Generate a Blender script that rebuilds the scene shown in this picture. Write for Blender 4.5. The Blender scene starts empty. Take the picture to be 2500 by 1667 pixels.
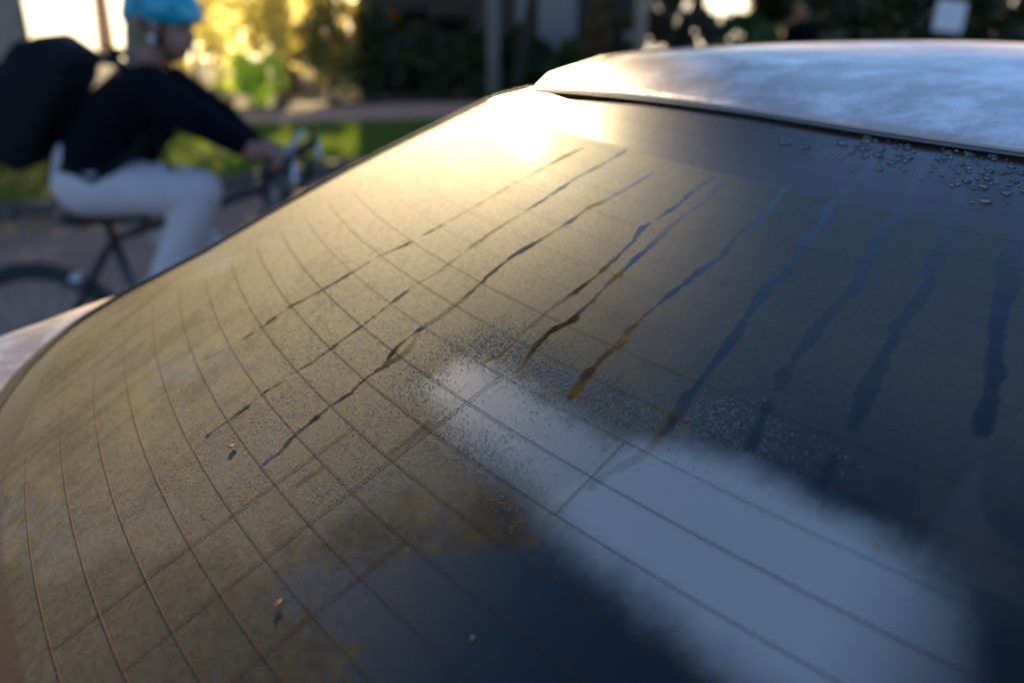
import bpy, bmesh, math, random
import numpy as np
from mathutils import Vector, Matrix, Euler

R = math.radians
random.seed(7)
rng = np.random.default_rng(11)
scene = bpy.context.scene
COL = scene.collection

# ------------------------------------------------------------------ camera, sky, sun, exposure
CAM_H = 1.56
cam_d = bpy.data.cameras.new("camera")
cam = bpy.data.objects.new("camera", cam_d)
COL.objects.link(cam)
cam.location = (0, 0, CAM_H)
cam.rotation_euler = (R(90 - 19.764), 0, 0)
cam_d.sensor_width = 36.0
cam_d.lens = 35.0
cam_d.clip_start = 0.02
cam_d.clip_end = 2000
cam_d.dof.use_dof = True
cam_d.dof.focus_distance = 0.415
cam_d.dof.aperture_fstop = 6.2
scene.camera = cam

SUN_EL, SUN_AZ = 23.0, -8.0            # azimuth from +Y towards +X
world = bpy.data.worlds.new("World")
scene.world = world
world.use_nodes = True
wn = world.node_tree
bg = wn.nodes["Background"]
sky = wn.nodes.new("ShaderNodeTexSky")
sky.sky_type = 'NISHITA'
sky.sun_disc = False
sky.sun_elevation = R(SUN_EL)
sky.sun_rotation = R(SUN_AZ)
sky.air_density = 1.0
sky.dust_density = 0.08
sky.ozone_density = 6.6
wn.links.new(sky.outputs[0], bg.inputs[0])
bg.inputs[1].default_value = 0.088

sun_d = bpy.data.lights.new("sun", 'SUN')
sun = bpy.data.objects.new("sun", sun_d)
COL.objects.link(sun)
sun_d.energy = 5.0
sun_d.angle = R(0.55)
sun_d.color = (1.0, 0.77, 0.42)
sd = Vector((math.sin(R(SUN_AZ)) * math.cos(R(SUN_EL)), math.cos(R(SUN_AZ)) * math.cos(R(SUN_EL)), math.sin(R(SUN_EL))))
sun.rotation_euler = sd.to_track_quat('Z', 'Y').to_euler()
sun.location = sd * 40

vs = scene.view_settings
vs.view_transform = 'Standard'
vs.look = 'None'
vs.exposure = 1.7
vs.gamma = 1.0
vs.use_curve_mapping = False
scene.cycles.use_denoising = True
scene.cycles.max_bounces = 8
scene.cycles.transparent_max_bounces = 12
scene.cycles.caustics_reflective = False
scene.cycles.caustics_refractive = False

# ------------------------------------------------------------------ helpers
def new_mat(name):
    m = bpy.data.materials.new(name)
    m.use_nodes = True
    nt = m.node_tree
    return m, nt, nt.nodes["Principled BSDF"]

def nd(nt, typ, **kw):
    n = nt.nodes.new(typ)
    for k, v in kw.items():
        if k.startswith("i_"):
            key = k[2:]
            n.inputs[int(key) if key.isdigit() else key].default_value = v
        else:
            setattr(n, k, v)
    return n

def mat(name, col, rough=0.6, metal=0.0, var=0.25, scale=8.0, bump=0.0, bscale=60.0, coat=0.0, spec=0.5):
    m, nt, p = new_mat(name)
    tc = nd(nt, "ShaderNodeTexCoord")
    nz = nd(nt, "ShaderNodeTexNoise")
    nz.inputs["Scale"].default_value = scale
    nz.inputs["Detail"].default_value = 4
    nt.links.new(tc.outputs["Object"], nz.inputs["Vector"])
    mix = nd(nt, "ShaderNodeMix", data_type='RGBA')
    a = tuple(c * (1 - var) for c in col) + (1,)
    b = tuple(min(1, c * (1 + var)) for c in col) + (1,)
    mix.inputs["A"].default_value = a
    mix.inputs["B"].default_value = b
    nt.links.new(nz.outputs["Fac"], mix.inputs["Factor"])
    nt.links.new(mix.outputs["Result"], p.inputs["Base Color"])
    p.inputs["Roughness"].default_value = rough
    p.inputs["Metallic"].default_value = metal
    p.inputs["Coat Weight"].default_value = coat
    p.inputs["Specular IOR Level"].default_value = spec
    if bump:
        n2 = nd(nt, "ShaderNodeTexNoise")
        n2.inputs["Scale"].default_value = bscale
        n2.inputs["Detail"].default_value = 5
        nt.links.new(tc.outputs["Object"], n2.inputs["Vector"])
        bp = nd(nt, "ShaderNodeBump")
        bp.inputs["Strength"].default_value = bump
        bp.inputs["Distance"].default_value = 0.02
        nt.links.new(n2.outputs["Fac"], bp.inputs["Height"])
        nt.links.new(bp.outputs[0], p.inputs["Normal"])
    return m

def leaf_mat(name, c1, c2, trans=0.5):
    m, nt, p = new_mat(name)
    nt.nodes.remove(p)
    out = nt.nodes["Material Output"]
    geo = nd(nt, "ShaderNodeNewGeometry")
    mix = nd(nt, "ShaderNodeMix", data_type='RGBA')
    mix.inputs["A"].default_value = c1 + (1,)
    mix.inputs["B"].default_value = c2 + (1,)
    nt.links.new(geo.outputs["Random Per Island"], mix.inputs["Factor"])
    d = nd(nt, "ShaderNodeBsdfDiffuse")
    t = nd(nt, "ShaderNodeBsdfTranslucent")
    g = nd(nt, "ShaderNodeBsdfGlossy")
    g.inputs["Roughness"].default_value = 0.45
    ms = nd(nt, "ShaderNodeMixShader")
    ms.inputs[0].default_value = trans
    ms2 = nd(nt, "ShaderNodeMixShader")
    ms2.inputs[0].default_value = 0.04
    for s in (d, t):
        nt.links.new(mix.outputs["Result"], s.inputs["Color"])
    nt.links.new(d.outputs[0], ms.inputs[1])
    nt.links.new(t.outputs[0], ms.inputs[2])
    nt.links.new(ms.outputs[0], ms2.inputs[1])
    nt.links.new(g.outputs[0], ms2.inputs[2])
    nt.links.new(ms2.outputs[0], out.inputs["Surface"])
    return m

def link(name, me, m=None, parent=None, smooth=True):
    o = bpy.data.objects.new(name, me)
    COL.objects.link(o)
    if m is not None:
        me.materials.append(m)
    if smooth and len(me.polygons):
        me.polygons.foreach_set("use_smooth", [True] * len(me.polygons))
    if parent is not None:
        o.parent = parent
        o.matrix_parent_inverse = Matrix.Identity(4)
        # parents sit at their own base: keep the mesh where it was modelled in world space
        o.matrix_world = Matrix.Identity(4)
        o.location = -pworld(parent)
    return o

def pworld(o):
    v = Vector((0, 0, 0))
    while o is not None:
        v += o.location
        o = o.parent
    return v

def tag(o, label=None, cat=None, group=None, kind=None):
    if label: o["label"] = label
    if cat: o["category"] = cat
    if group: o["group"] = group
    if kind: o["kind"] = kind
    return o

def empty(name, loc, label, cat, group=None):
    o = bpy.data.objects.new(name, None)
    o.empty_display_size = 0.1
    COL.objects.link(o)
    o.location = loc
    return tag(o, label, cat, group)

def mesh_np(name, V, F, k):
    """fast mesh from numpy arrays; every face has k corners"""
    V = np.asarray(V, dtype=np.float32).reshape(-1, 3)
    F = np.asarray(F, dtype=np.int32).reshape(-1, k)
    me = bpy.data.meshes.new(name)
    me.vertices.add(len(V))
    me.vertices.foreach_set("co", V.ravel())
    me.loops.add(F.size)
    me.loops.foreach_set("vertex_index", F.ravel())
    me.polygons.add(len(F))
    me.polygons.foreach_set("loop_start", np.arange(len(F), dtype=np.int32) * k)
    me.polygons.foreach_set("loop_total", np.full(len(F), k, dtype=np.int32))
    me.update(calc_edges=True)
    me.validate()
    return me

def grid_mesh(name, P, closed_u=False):
    """P: (n,m,3) array of points -> quad grid"""
    n, m = P.shape[:2]
    idx = np.arange(n * m).reshape(n, m)
    a, b, c, d = idx[:-1, :-1], idx[1:, :-1], idx[1:, 1:], idx[:-1, 1:]
    F = np.stack([a, b, c, d], -1).reshape(-1, 4)
    if closed_u:
        e = np.stack([idx[-1, :-1], idx[0, :-1], idx[0, 1:], idx[-1, 1:]], -1)
        F = np.concatenate([F, e])
    return mesh_np(name, P, F, 4)

def boxes(name, lst, bevel=0.0):
    """list of (center, size, rotz) -> one mesh"""
    bm = bmesh.new()
    for c, s, rz in lst:
        M = Matrix.Translation(c) @ Matrix.Rotation(rz, 4, 'Z') @ Matrix.Diagonal((s[0], s[1], s[2], 1))
        bmesh.ops.create_cube(bm, size=1.0, matrix=M)
    if bevel:
        bmesh.ops.bevel(bm, geom=bm.edges[:], offset=bevel, segments=2, affect='EDGES', profile=0.6)
    me = bpy.data.meshes.new(name)
    bm.to_mesh(me)
    bm.free()
    return me

def tube_arrays(pts, radii, sides=8, cap=True):
    pts = [Vector(p) for p in pts]
    n = len(pts)
    if not hasattr(radii, '__len__'):
        radii = [radii] * n
    V, F = [], []
    up = None
    for i, p in enumerate(pts):
        t = (pts[min(i + 1, n - 1)] - pts[max(i - 1, 0)]).normalized()
        if up is None:
            up = Vector((0, 0, 1)) if abs(t.z) < 0.9 else Vector((0, 1, 0))
        x = t.cross(up).normalized()
        y = x.cross(t).normalized()
        up = y
        for s in range(sides):
            a = 2 * math.pi * s / sides
            V.append(p + (x * math.cos(a) + y * math.sin(a)) * radii[i])
    for i in range(n - 1):
        for s in range(sides):
            s2 = (s + 1) % sides
            F.append((i * sides + s, i * sides + s2, (i + 1) * sides + s2, (i + 1) * sides + s))
    if cap:
        F.append(tuple(range(sides))[::-1])
        F.append(tuple((n - 1) * sides + s for s in range(sides)))
    return [tuple(v) for v in V], F

def tubes(name, lst, sides=8):
    V, F = [], []
    for pts, r in lst:
        v, f = tube_arrays(pts, r, sides)
        o = len(V)
        V += v
        F += [tuple(i + o for i in ff) for ff in f]
    me = bpy.data.meshes.new(name)
    me.from_pydata(V, [], F)
    me.update()
    return me

def torus_mesh(name, c, axis, R1, r1, n=48, m=10, flat=1.0):
    c = Vector(c)
    axis = Vector(axis).normalized()
    x = axis.orthogonal().normalized()
    y = axis.cross(x)
    P = np.zeros((n, m + 1, 3))
    for i in range(n):
        a = 2 * math.pi * i / n
        d = x * math.cos(a) + y * math.sin(a)
        for j in range(m + 1):
            b = 2 * math.pi * j / m
            P[i, j] = c + d * (R1 + r1 * math.cos(b)) + axis * (r1 * flat * math.sin(b))
    return grid_mesh(name, P, closed_u=True)

def voxel_body(name, caps, ells, voxel, m, parent, smooth_it=6):
    """capsule chains and ellipsoids fused into ONE continuous surface"""
    bm = bmesh.new()
    for p0, p1, r0, r1 in caps:
        p0, p1 = Vector(p0), Vector(p1)
        L = max((p1 - p0).length, 1e-4)
        q = (p1 - p0).to_track_quat('Z', 'Y').to_matrix().to_4x4()
        n = 14
        rings = []
        prof = []
        for k in range(7):
            a = -math.pi / 2 + (math.pi / 2) * k / 6
            prof.append((r0 * math.cos(a), r0 * math.sin(a)))
        for k in range(7):
            a = (math.pi / 2) * k / 6
            prof.append((r1 * math.cos(a), L + r1 * math.sin(a)))
        M = Matrix.Translation(p0) @ q
        for rr, zz in prof:
            rings.append([bm.verts.new(M @ Vector((max(rr, 1e-5) * math.cos(2 * math.pi * i / n), max(rr, 1e-5) * math.sin(2 * math.pi * i / n), zz))) for i in range(n)])
        for a, b in zip(rings[:-1], rings[1:]):
            for i in range(n):
                bm.faces.new((a[i], a[(i + 1) % n], b[(i + 1) % n], b[i]))
        bm.faces.new(rings[0][::-1])
        bm.faces.new(rings[-1])
    for c, r, rot in ells:
        M = Matrix.Translation(c) @ Euler(rot).to_matrix().to_4x4() @ Matrix.Diagonal((r[0], r[1], r[2], 1))
        bmesh.ops.create_uvsphere(bm, u_segments=20, v_segments=14, radius=1.0, matrix=M)
    bmesh.ops.recalc_face_normals(bm, faces=bm.faces[:])
    me = bpy.data.meshes.new(name)
    bm.to_mesh(me)
    bm.free()
    tmp = bpy.data.objects.new("tmp_fuse", me)
    COL.objects.link(tmp)
    md = tmp.modifiers.new("r", 'REMESH')
    md.mode = 'VOXEL'
    md.voxel_size = voxel
    sm = tmp.modifiers.new("s", 'SMOOTH')
    sm.factor = 0.5
    sm.iterations = smooth_it
    dg = bpy.context.evaluated_depsgraph_get()
    me2 = bpy.data.meshes.new_from_object(tmp.evaluated_get(dg))
    me2.name = name
    bpy.data.objects.remove(tmp)
    me2.materials.clear()
    return link(name, me2, m, parent)

# ------------------------------------------------------------------ materials
M_asphalt = mat("asphalt", (0.24, 0.15, 0.11), 0.85, var=0.3, scale=3, bump=0.5, bscale=90)
M_kerb = mat("kerb_granite", (0.085, 0.058, 0.045), 0.8, var=0.3, scale=12, bump=0.3)
M_path = mat("pink_gravel", (0.52, 0.33, 0.25), 0.9, var=0.2, scale=5, bump=0.4, bscale=60)
M_soil = mat("soil", (0.07, 0.052, 0.035), 0.95, var=0.35, scale=4, bump=0.6)
M_turf = mat("turf_base", (0.075, 0.10, 0.02), 0.95, var=0.35, scale=6)
M_plaza = mat("pale_paving", (0.80, 0.74, 0.62), 0.7, var=0.1, scale=2)
M_wall_dark = mat("dark_render", (0.045, 0.037, 0.038), 0.8, var=0.2, scale=2)
M_wall_grey = mat("grey_render", (0.23, 0.22, 0.225), 0.85, var=0.12, scale=2)
M_winframe = mat("dark_window_frame", (0.03, 0.03, 0.03), 0.5)
M_glassdark = mat("dark_window_glass", (0.006, 0.006, 0.006), 0.08)
M_bark = mat("bark", (0.30, 0.20, 0.15), 0.95, var=0.45, scale=14, bump=1.0, bscale=25)
M_barkdark = mat("dark_bark", (0.03, 0.023, 0.018), 0.95, var=0.4, scale=14, bump=0.8, bscale=25)
M_postgrey = mat("grey_post_paint", (0.12, 0.095, 0.08), 0.6)
M_posttan = mat("tan_post_paint", (0.27, 0.205, 0.16), 0.7)
M_signwhite = mat("white_board", (0.55, 0.54, 0.58), 0.6, var=0.05)
M_rubber = mat("black_rubber", (0.012, 0.012, 0.012), 0.55)
M_blackplastic = mat("black_plastic", (0.018, 0.018, 0.02), 0.45)
M_navy = mat("navy_wool", (0.004, 0.004, 0.007), 0.95, var=0.3, scale=30, bump=0.3, bscale=200, spec=0.1)
M_trousers = mat("pale_denim", (0.58, 0.48, 0.47), 0.9, var=0.12, scale=25, bump=0.3, bscale=120, spec=0.15)
M_skin = mat("skin", (0.26, 0.11, 0.07), 0.55, var=0.1)
M_hair = mat("light_brown_hair", (0.22, 0.15, 0.09), 0.6, var=0.3, scale=60)
M_pack = mat("black_canvas", (0.010, 0.010, 0.012), 0.9, var=0.3, scale=20, spec=0.15)
M_helmet = mat("cyan_helmet", (0.005, 0.27, 0.36), 0.35, var=0.08, scale=5, coat=0.3)
M_helmdark = mat("helmet_vent_black", (0.01, 0.03, 0.04), 0.6)
M_frame = mat("burgundy_frame_paint", (0.035, 0.012, 0.015), 0.4, coat=0.5)
M_metal = mat("brushed_metal", (0.45, 0.45, 0.47), 0.35, metal=1.0, var=0.08)
M_paleplast = mat("pale_grey_plastic", (0.50, 0.48, 0.47), 0.5, var=0.05)
M_shoe = mat("white_shoe", (0.55, 0.53, 0.5), 0.6, var=0.1)
M_seatcloth = mat("charcoal_seat_cloth", (0.02, 0.02, 0.022), 0.95, var=0.3, scale=40, spec=0.1)
M_shelf = mat("parcel_shelf_felt", (0.018, 0.018, 0.022), 0.95, var=0.3, scale=30, spec=0.1)
def wire_mat(name, alpha):
    m, nt, p = new_mat(name)
    nz = nd(nt, "ShaderNodeTexNoise"); nz.inputs["Scale"].default_value = 500
    tc = nd(nt, "ShaderNodeTexCoord"); nt.links.new(tc.outputs["Object"], nz.inputs["Vector"])
    cr = nd(nt, "ShaderNodeMix", data_type='RGBA'); cr.inputs["A"].default_value = (.05, .02, .012, 1); cr.inputs["B"].default_value = (.17, .065, .035, 1)
    nt.links.new(nz.outputs["Fac"], cr.inputs["Factor"]); nt.links.new(cr.outputs["Result"], p.inputs["Base Color"])
    p.inputs["Roughness"].default_value = .8; p.inputs["Specular IOR Level"].default_value = .1
    p.inputs["Alpha"].default_value = alpha
    return m
M_wire = wire_mat("heater_wire_copper", .75)
M_wire_mid = wire_mat("heater_wire_under_light_mist", .45)
M_wire_high = wire_mat("heater_wire_under_mist", .22)
M_red = mat("tail_lamp_red", (0.35, 0.01, 0.01), 0.2, coat=1.0)
M_clearlamp = mat("head_lamp_clear", (0.5, 0.5, 0.52), 0.12, coat=1.0)
M_rim = mat("alloy_rim", (0.4, 0.4, 0.42), 0.3, metal=1.0)
M_leafbit = mat("dry_leaf", (0.42, 0.20, 0.07), 0.8, var=0.3, scale=200)
M_bench = mat("bench_wood", (0.10, 0.06, 0.035), 0.8, var=0.3, scale=20)

L_gold = leaf_mat("golden_leaves", (0.88, 0.76, 0.36), (0.80, 0.80, 0.34), 0.82)
L_olive = leaf_mat("olive_gold_leaves", (0.30, 0.24, 0.05), (0.50, 0.36, 0.07), 0.5)
L_amber = leaf_mat("amber_leaves", (0.62, 0.42, 0.09), (0.44, 0.38, 0.10), 0.6)
L_lime = leaf_mat("lime_leaves", (0.62, 0.85, 0.10), (0.74, 0.88, 0.14), 0.85)
L_dark = leaf_mat("dark_evergreen_leaves", (0.022, 0.028, 0.010), (0.050, 0.055, 0.018), 0.15)
L_green = leaf_mat("mid_green_leaves", (0.05, 0.085, 0.02), (0.08, 0.12, 0.03), 0.4)
L_plum = leaf_mat("plum_brown_leaves", (0.06, 0.035, 0.025), (0.09, 0.06, 0.03), 0.35)
L_russet = leaf_mat("russet_leaves", (0.16, 0.075, 0.04), (0.12, 0.10, 0.03), 0.4)
L_grass = leaf_mat("grass_blades", (0.10, 0.17, 0.01), (0.20, 0.25, 0.02), 0.45)

# silver paint, with a damp bloom that breaks the gloss up in patches
def paint():
    m, nt, p = new_mat("silver_paint")
    tc = nd(nt, "ShaderNodeTexCoord")
    big = nd(nt, "ShaderNodeTexNoise"); big.inputs["Scale"].default_value = 9; big.inputs["Detail"].default_value = 6
    big.inputs["Distortion"].default_value = 0.1
    fine = nd(nt, "ShaderNodeTexNoise"); fine.inputs["Scale"].default_value = 170; fine.inputs["Detail"].default_value = 3
    vor = nd(nt, "ShaderNodeTexVoronoi"); vor.inputs["Scale"].default_value = 420
    mp = nd(nt, "ShaderNodeMapping"); mp.inputs["Scale"].default_value = (1, 1, 1)
    nt.links.new(tc.outputs["Object"], mp.inputs[0])
    for n in (big, fine, vor):
        nt.links.new(mp.outputs[0], n.inputs["Vector"])
    rr = nd(nt, "ShaderNodeMapRange"); rr.inputs[1].default_value = 0.4; rr.inputs[2].default_value = 0.62
    rr.inputs[3].default_value = 0.34; rr.inputs[4].default_value = 0.5
    nt.links.new(big.outputs["Fac"], rr.inputs[0])
    nt.links.new(rr.outputs[0], p.inputs["Roughness"])
    dew = nd(nt, "ShaderNodeTexNoise"); dew.inputs["Scale"].default_value = 24; dew.inputs["Detail"].default_value = 7; dew.inputs["Roughness"].default_value = .65; dew.inputs["Distortion"].default_value = .15
    nt.links.new(mp.outputs[0], dew.inputs["Vector"])
    dr = nd(nt, "ShaderNodeMapRange"); dr.inputs[1].default_value = .46; dr.inputs[2].default_value = .62
    nt.links.new(dew.outputs["Fac"], dr.inputs[0])
    dc = nd(nt, "ShaderNodeMix", data_type='RGBA'); dc.inputs["A"].default_value = (.50, .37, .32, 1); dc.inputs["B"].default_value = (.84, .69, .62, 1)
    ge = nd(nt, "ShaderNodeNewGeometry"); gz = nd(nt, "ShaderNodeSeparateXYZ"); nt.links.new(ge.outputs["True Normal"], gz.inputs[0])
    gm = nd(nt, "ShaderNodeMapRange"); gm.inputs[1].default_value = .70; gm.inputs[2].default_value = .97      # dew settles on what faces the sky
    nt.links.new(gz.outputs[2], gm.inputs[0])
    dm = nd(nt, "ShaderNodeMath", operation='MULTIPLY'); nt.links.new(dr.outputs[0], dm.inputs[0]); nt.links.new(gm.outputs[0], dm.inputs[1])
    nt.links.new(dm.outputs[0], dc.inputs["Factor"]); nt.links.new(dc.outputs["Result"], p.inputs["Base Color"])
    p.inputs["Metallic"].default_value = 0.12
    p.inputs["Coat Weight"].default_value = 0.12
    p.inputs["Coat Roughness"].default_value = 0.12
    add = nd(nt, "ShaderNodeMath", operation='MULTIPLY_ADD')
    nt.links.new(vor.outputs["Distance"], add.inputs[0]); add.inputs[1].default_value = 0.6
    nt.links.new(fine.outputs["Fac"], add.inputs[2])
    mk = nd(nt, "ShaderNodeMath", operation='MULTIPLY')
    gate = nd(nt, "ShaderNodeMapRange"); gate.inputs[1].default_value = 0.35; gate.inputs[2].default_value = 0.6
    nt.links.new(big.outputs["Fac"], gate.inputs[0])
    nt.links.new(add.outputs[0], mk.inputs[0]); nt.links.new(gate.outputs[0], mk.inputs[1])
    bp = nd(nt, "ShaderNodeBump"); bp.inputs["Strength"].default_value = 0.9; bp.inputs["Distance"].default_value = 0.0008
    nt.links.new(mk.outputs[0], bp.inputs["Height"])
    nt.links.new(bp.outputs[0], p.inputs["Normal"])
    nt.links.new(bp.outputs[0], p.inputs["Coat Normal"])
    return m
M_paint = paint()

# ------------------------------------------------------------------ the setting: ground, road, verge, path
def strip_between(name, xs, ya, yb, z, m, kind, nx=6):
    xs = np.array(xs, float)
    X = np.linspace(0, len(xs) - 1, (len(xs) - 1) * nx + 1)
    x = np.interp(X, np.arange(len(xs)), xs)
    a = np.interp(x, xs, ya); b = np.interp(x, xs, yb)
    T = np.linspace(0, 1, 9)
    P = np.zeros((len(x), len(T), 3))
    P[..., 0] = x[:, None]
    P[..., 1] = a[:, None] * (1 - T) + b[:, None] * T
    P[..., 2] = z
    o = link(name, grid_mesh(name, P), m)
    return tag(o, kind=kind)

G = 600
me = bpy.data.meshes.new("ground")
me.from_pydata([(-G, -G, -0.02), (G, -G, -0.02), (G, G, -0.02), (-G, G, -0.02)], [], [(0, 1, 2, 3)])
tag(link("ground", me, M_soil), kind="structure")
XS = [-60, -14, -6, -3.6, -2.9, -2.4, -2.1, -1.5, 0, 4, 12, 60]
KY = [2.0, 5.6, 6.5, 6.82, 7.05, 7.6, 8.05, 8.6, 9.3, 10.0, 10.8, 14.0]
GY = [11, 11, 11, 11, 11.1, 11.2, 11.3, 11.45, 11.7, 12.0, 12.4, 17.0]
PY = [12.4, 12.4, 12.4, 12.4, 12.45, 12.7, 12.9, 13.3, 13.5, 13.6, 14.0, 19.0]
strip_between("road", XS, [-40] * len(XS), [k - 0.001 for k in KY], 0.0, M_asphalt, "structure")
strip_between("verge", XS, [k + 0.13 for k in KY], GY, 0.085, M_turf, "structure")
strip_between("path", XS, GY, PY, 0.089, M_path, "structure")
strip_between("planting_bed", XS, PY, [21] * len(XS), 0.085, M_soil, "structure")
strip_between("paved_court", XS, [21.0] * len(XS), [220] * len(XS), 0.093, M_plaza, "structure")

# kerb stones, one piece each, under one kerb
kerb_root = tag(link("kerb", boxes("kerb_bed", [((-4.5, 6.6, 0.01), (0.01, 0.01, 0.01), 0)]), M_kerb), kind="structure")
kx = np.linspace(-13, 3, 400)
ky = np.interp(kx, XS, KY)
s = np.concatenate([[0], np.cumsum(np.hypot(np.diff(kx), np.diff(ky)))])
n_k = int(s[-1] / 0.6)
kme = boxes("kerb_stone", [((0, 0, 0), (0.588, 0.13, 0.16), 0)], 0.012)
kme.materials.append(M_kerb)
for i in range(n_k):
    a = (i + 0.5) * 0.6
    x = np.interp(a, s, kx); y = np.interp(a, s, ky)
    x2 = np.interp(a + 0.1, s, kx); y2 = np.interp(a + 0.1, s, ky)
    o = bpy.data.objects.new("kerb_stone", kme)
    COL.objects.link(o)
    o.parent = kerb_root
    an = math.atan2(y2 - y, x2 - x)
    o.location = (x - 0.06 * math.sin(an), y + 0.065 * math.cos(an), 0.03 + random.uniform(-.004, .004))
    o.rotation_euler = (0, 0, an + random.uniform(-.01, .01))

# grass blades on the verge and leafy ground cover by the trunk
def blades(name, n, xr, yfun, h, w, m, lean=0.5, z0=0.085):
    x = rng.uniform(xr[0], xr[1], n)
    lo, hi = yfun(x)
    y = lo + (hi - lo) * rng.random(n)
    a = rng.uniform(0, 2 * np.pi, n)
    hh = h * rng.uniform(0.5, 1.2, n)
    dx, dy = np.cos(a) * w, np.sin(a) * w
    lx, ly = rng.normal(0, lean, n) * hh, rng.normal(0, lean, n) * hh
    V = np.stack([np.stack([x - dx, y - dy, np.full(n, z0)], -1), np.stack([x + dx, y + dy, np.full(n, z0)], -1),
                  np.stack([x + lx, y + ly, z0 + hh], -1)], 1)
    F = np.arange(3 * n).reshape(n, 3)
    return link(name, mesh_np(name, V, F, 3), m, smooth=False)
vy = lambda x: (np.interp(x, XS, KY) + 0.14, np.interp(x, XS, GY) - 0.02)
tag(blades("grass", 60000, (-7.5, 1.5), vy, 0.075, 0.004, L_grass), "short bright green grass on the verge between kerb and path", "grass", kind="stuff")

def leaf_quads(P, size, rng_, flat=0.0):
    n = len(P)
    a = rng_.normal(size=(n, 3)); a /= np.linalg.norm(a, axis=1)[:, None]
    b = rng_.normal(size=(n, 3)); b -= (a * b).sum(1)[:, None] * a; b /= np.linalg.norm(b, axis=1)[:, None]
    if flat:
        a[:, 2] *= flat; b[:, 2] *= flat
    s = size * rng_.uniform(0.6, 1.3, n)[:, None]
    V = np.stack([P - a * s * .6, P + b * s * .33, P + a * s * .6, P - b * s * .33], 1)
    return V.reshape(-1, 3), np.arange(4 * n).reshape(n, 4)

def scatter_leaves(name, n, xr, yfun, zr, size, m, label, cat):
    x = rng.uniform(xr[0], xr[1], n)
    lo, hi = yfun(x)
    y = lo + (hi - lo) * rng.random(n)
    z = rng.uniform(zr[0], zr[1], n)
    V, F = leaf_quads(np.stack([x, y, z], -1), size, rng, 0.5)
    return tag(link(name, mesh_np(name, V, F, 4), m, smooth=False), label, cat, kind="stuff")
scatter_leaves("ground_cover", 5000, (-9, -3.2), lambda x: (np.interp(x, XS, KY) + .15, np.interp(x, XS, KY) + 2.6 + 0 * x), (0.09, 0.24), 0.075, L_olive,
               "low olive and yellow ground cover at the foot of the tree", "ground cover")
scatter_leaves("fallen_leaves", 700, (-8, -2.0), lambda x: (np.interp(x, XS, KY) - .55, np.interp(x, XS, KY) - .02 + 0 * x), (0.008, 0.02), 0.06, M_leafbit,
               "brown fallen leaves along the gutter below the kerb", "leaves")

# ------------------------------------------------------------------ trees, shrubs, hedge
def crown_points(n, c, r, clumps, seed, low_cut=None):
    g = np.random.default_rng(seed)
    cc = g.normal(size=(clumps, 3)); cc /= np.linalg.norm(cc, axis=1)[:, None]
    cc *= g.uniform(0.25, 0.95, clumps)[:, None]
    cr = g.uniform(0.16, 0.36, clumps)
    k = g.integers(0, clumps, n)
    d = g.normal(size=(n, 3)); d /= np.linalg.norm(d, axis=1)[:, None]
    d *= (g.random(n) ** 0.45)[:, None]
    P = cc[k] + d * cr[k][:, None]
    P = P * np.array(r) + np.array(c)
    if low_cut is not None:
        P = P[P[:, 2] > low_cut]
    return P, g

def plant(name, base, trunk_pts, crown_c, crown_r, n, size, lm, bm_, label, cat, group=None, clumps=40, seed=1, branches=7, low_cut=0.12, sun_gaps=(), crown_name="crown"):
    root = empty(name, base, label, cat, group)
    lst = []
    if trunk_pts:
        lst.append(([p for p, r in trunk_pts], [r for p, r in trunk_pts]))
        g = random.Random(seed)
        top = Vector(trunk_pts[-1][0]); r0 = trunk_pts[-1][1]
        for b in range(branches):
            st = Vector(trunk_pts[-2][0]).lerp(top, g.uniform(0.2, 1.0))
            e = Vector(crown_c) + Vector((g.uniform(-1, 1) * crown_r[0], g.uniform(-1, 1) * crown_r[1], g.uniform(-.4, .9) * crown_r[2])) * .75
            mid = st.lerp(e, 0.5) + Vector((g.uniform(-.1, .1), g.uniform(-.1, .1), .06)) * crown_r[2]
            lst.append(([st, mid, e], [r0 * .6, r0 * .35, r0 * .08]))
        link("trunk", tubes("trunk", lst, 9), bm_, root)
    P, g = crown_points(n, crown_c, crown_r, clumps, seed, low_cut)
    for o_, d_, r_ in sun_gaps:                      # openings cut along sun rays so chosen spots are lit
        w_ = P - np.array(o_); t_ = w_ @ np.array(d_)
        e_ = np.linalg.norm(w_ - t_[:, None] * np.array(d_), axis=1) / r_
        P = P[g.random(len(P)) < np.clip((e_ - .9) / .38, 0, 1)]
    V, F = leaf_quads(P, size, g)
    link(crown_name, mesh_np(crown_name, V, F, 4), lm, root, smooth=False)
    return root

plant("street_tree", (-4.50, 9.2, 0.085), [((-4.50, 9.2, 0.05), .30), ((-4.48, 9.2, .5), .22), ((-4.5, 9.2, 1.6), .195), ((-4.6, 9.25, 3.2), .17), ((-4.9, 9.4, 5.2), .13)],
      (-4.7, 9.0, 8.8), (4.3, 3.2, 4.7), 9500, .21, L_amber, M_bark, "thick brown trunk at the edge of the picture behind the cyclist's backpack", "tree", seed=3, clumps=60, low_cut=4.7)
at_ = plant("autumn_tree", (-3.2, 14.9, 0.085), [((-3.2, 14.9, 0.05), .12), ((-3.2, 14.9, 1.6), .09), ((-3.1, 14.8, 3.8), .07)],
      (-3.0, 14.7, 6.5), (4.2, 2.3, 3.6), 46000, .17, L_gold, M_bark, "golden yellow tree standing behind the golden shrubs, its crown mirrored in the glass", "tree", seed=5, clumps=120,
      low_cut=3.3, sun_gaps=(((-.108, .913, 1.42), tuple(sd), .165), ((-.24, .60, 1.385), tuple(sd), .155), ((.02, .80, 1.458), tuple(sd), .115), ((.25, 1.15, 1.51), tuple(sd), .13), ((.50, 1.0, 1.51), tuple(sd), .15)))
g_ = np.random.default_rng(55)  # leaf layer added above the view to shade the road
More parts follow.
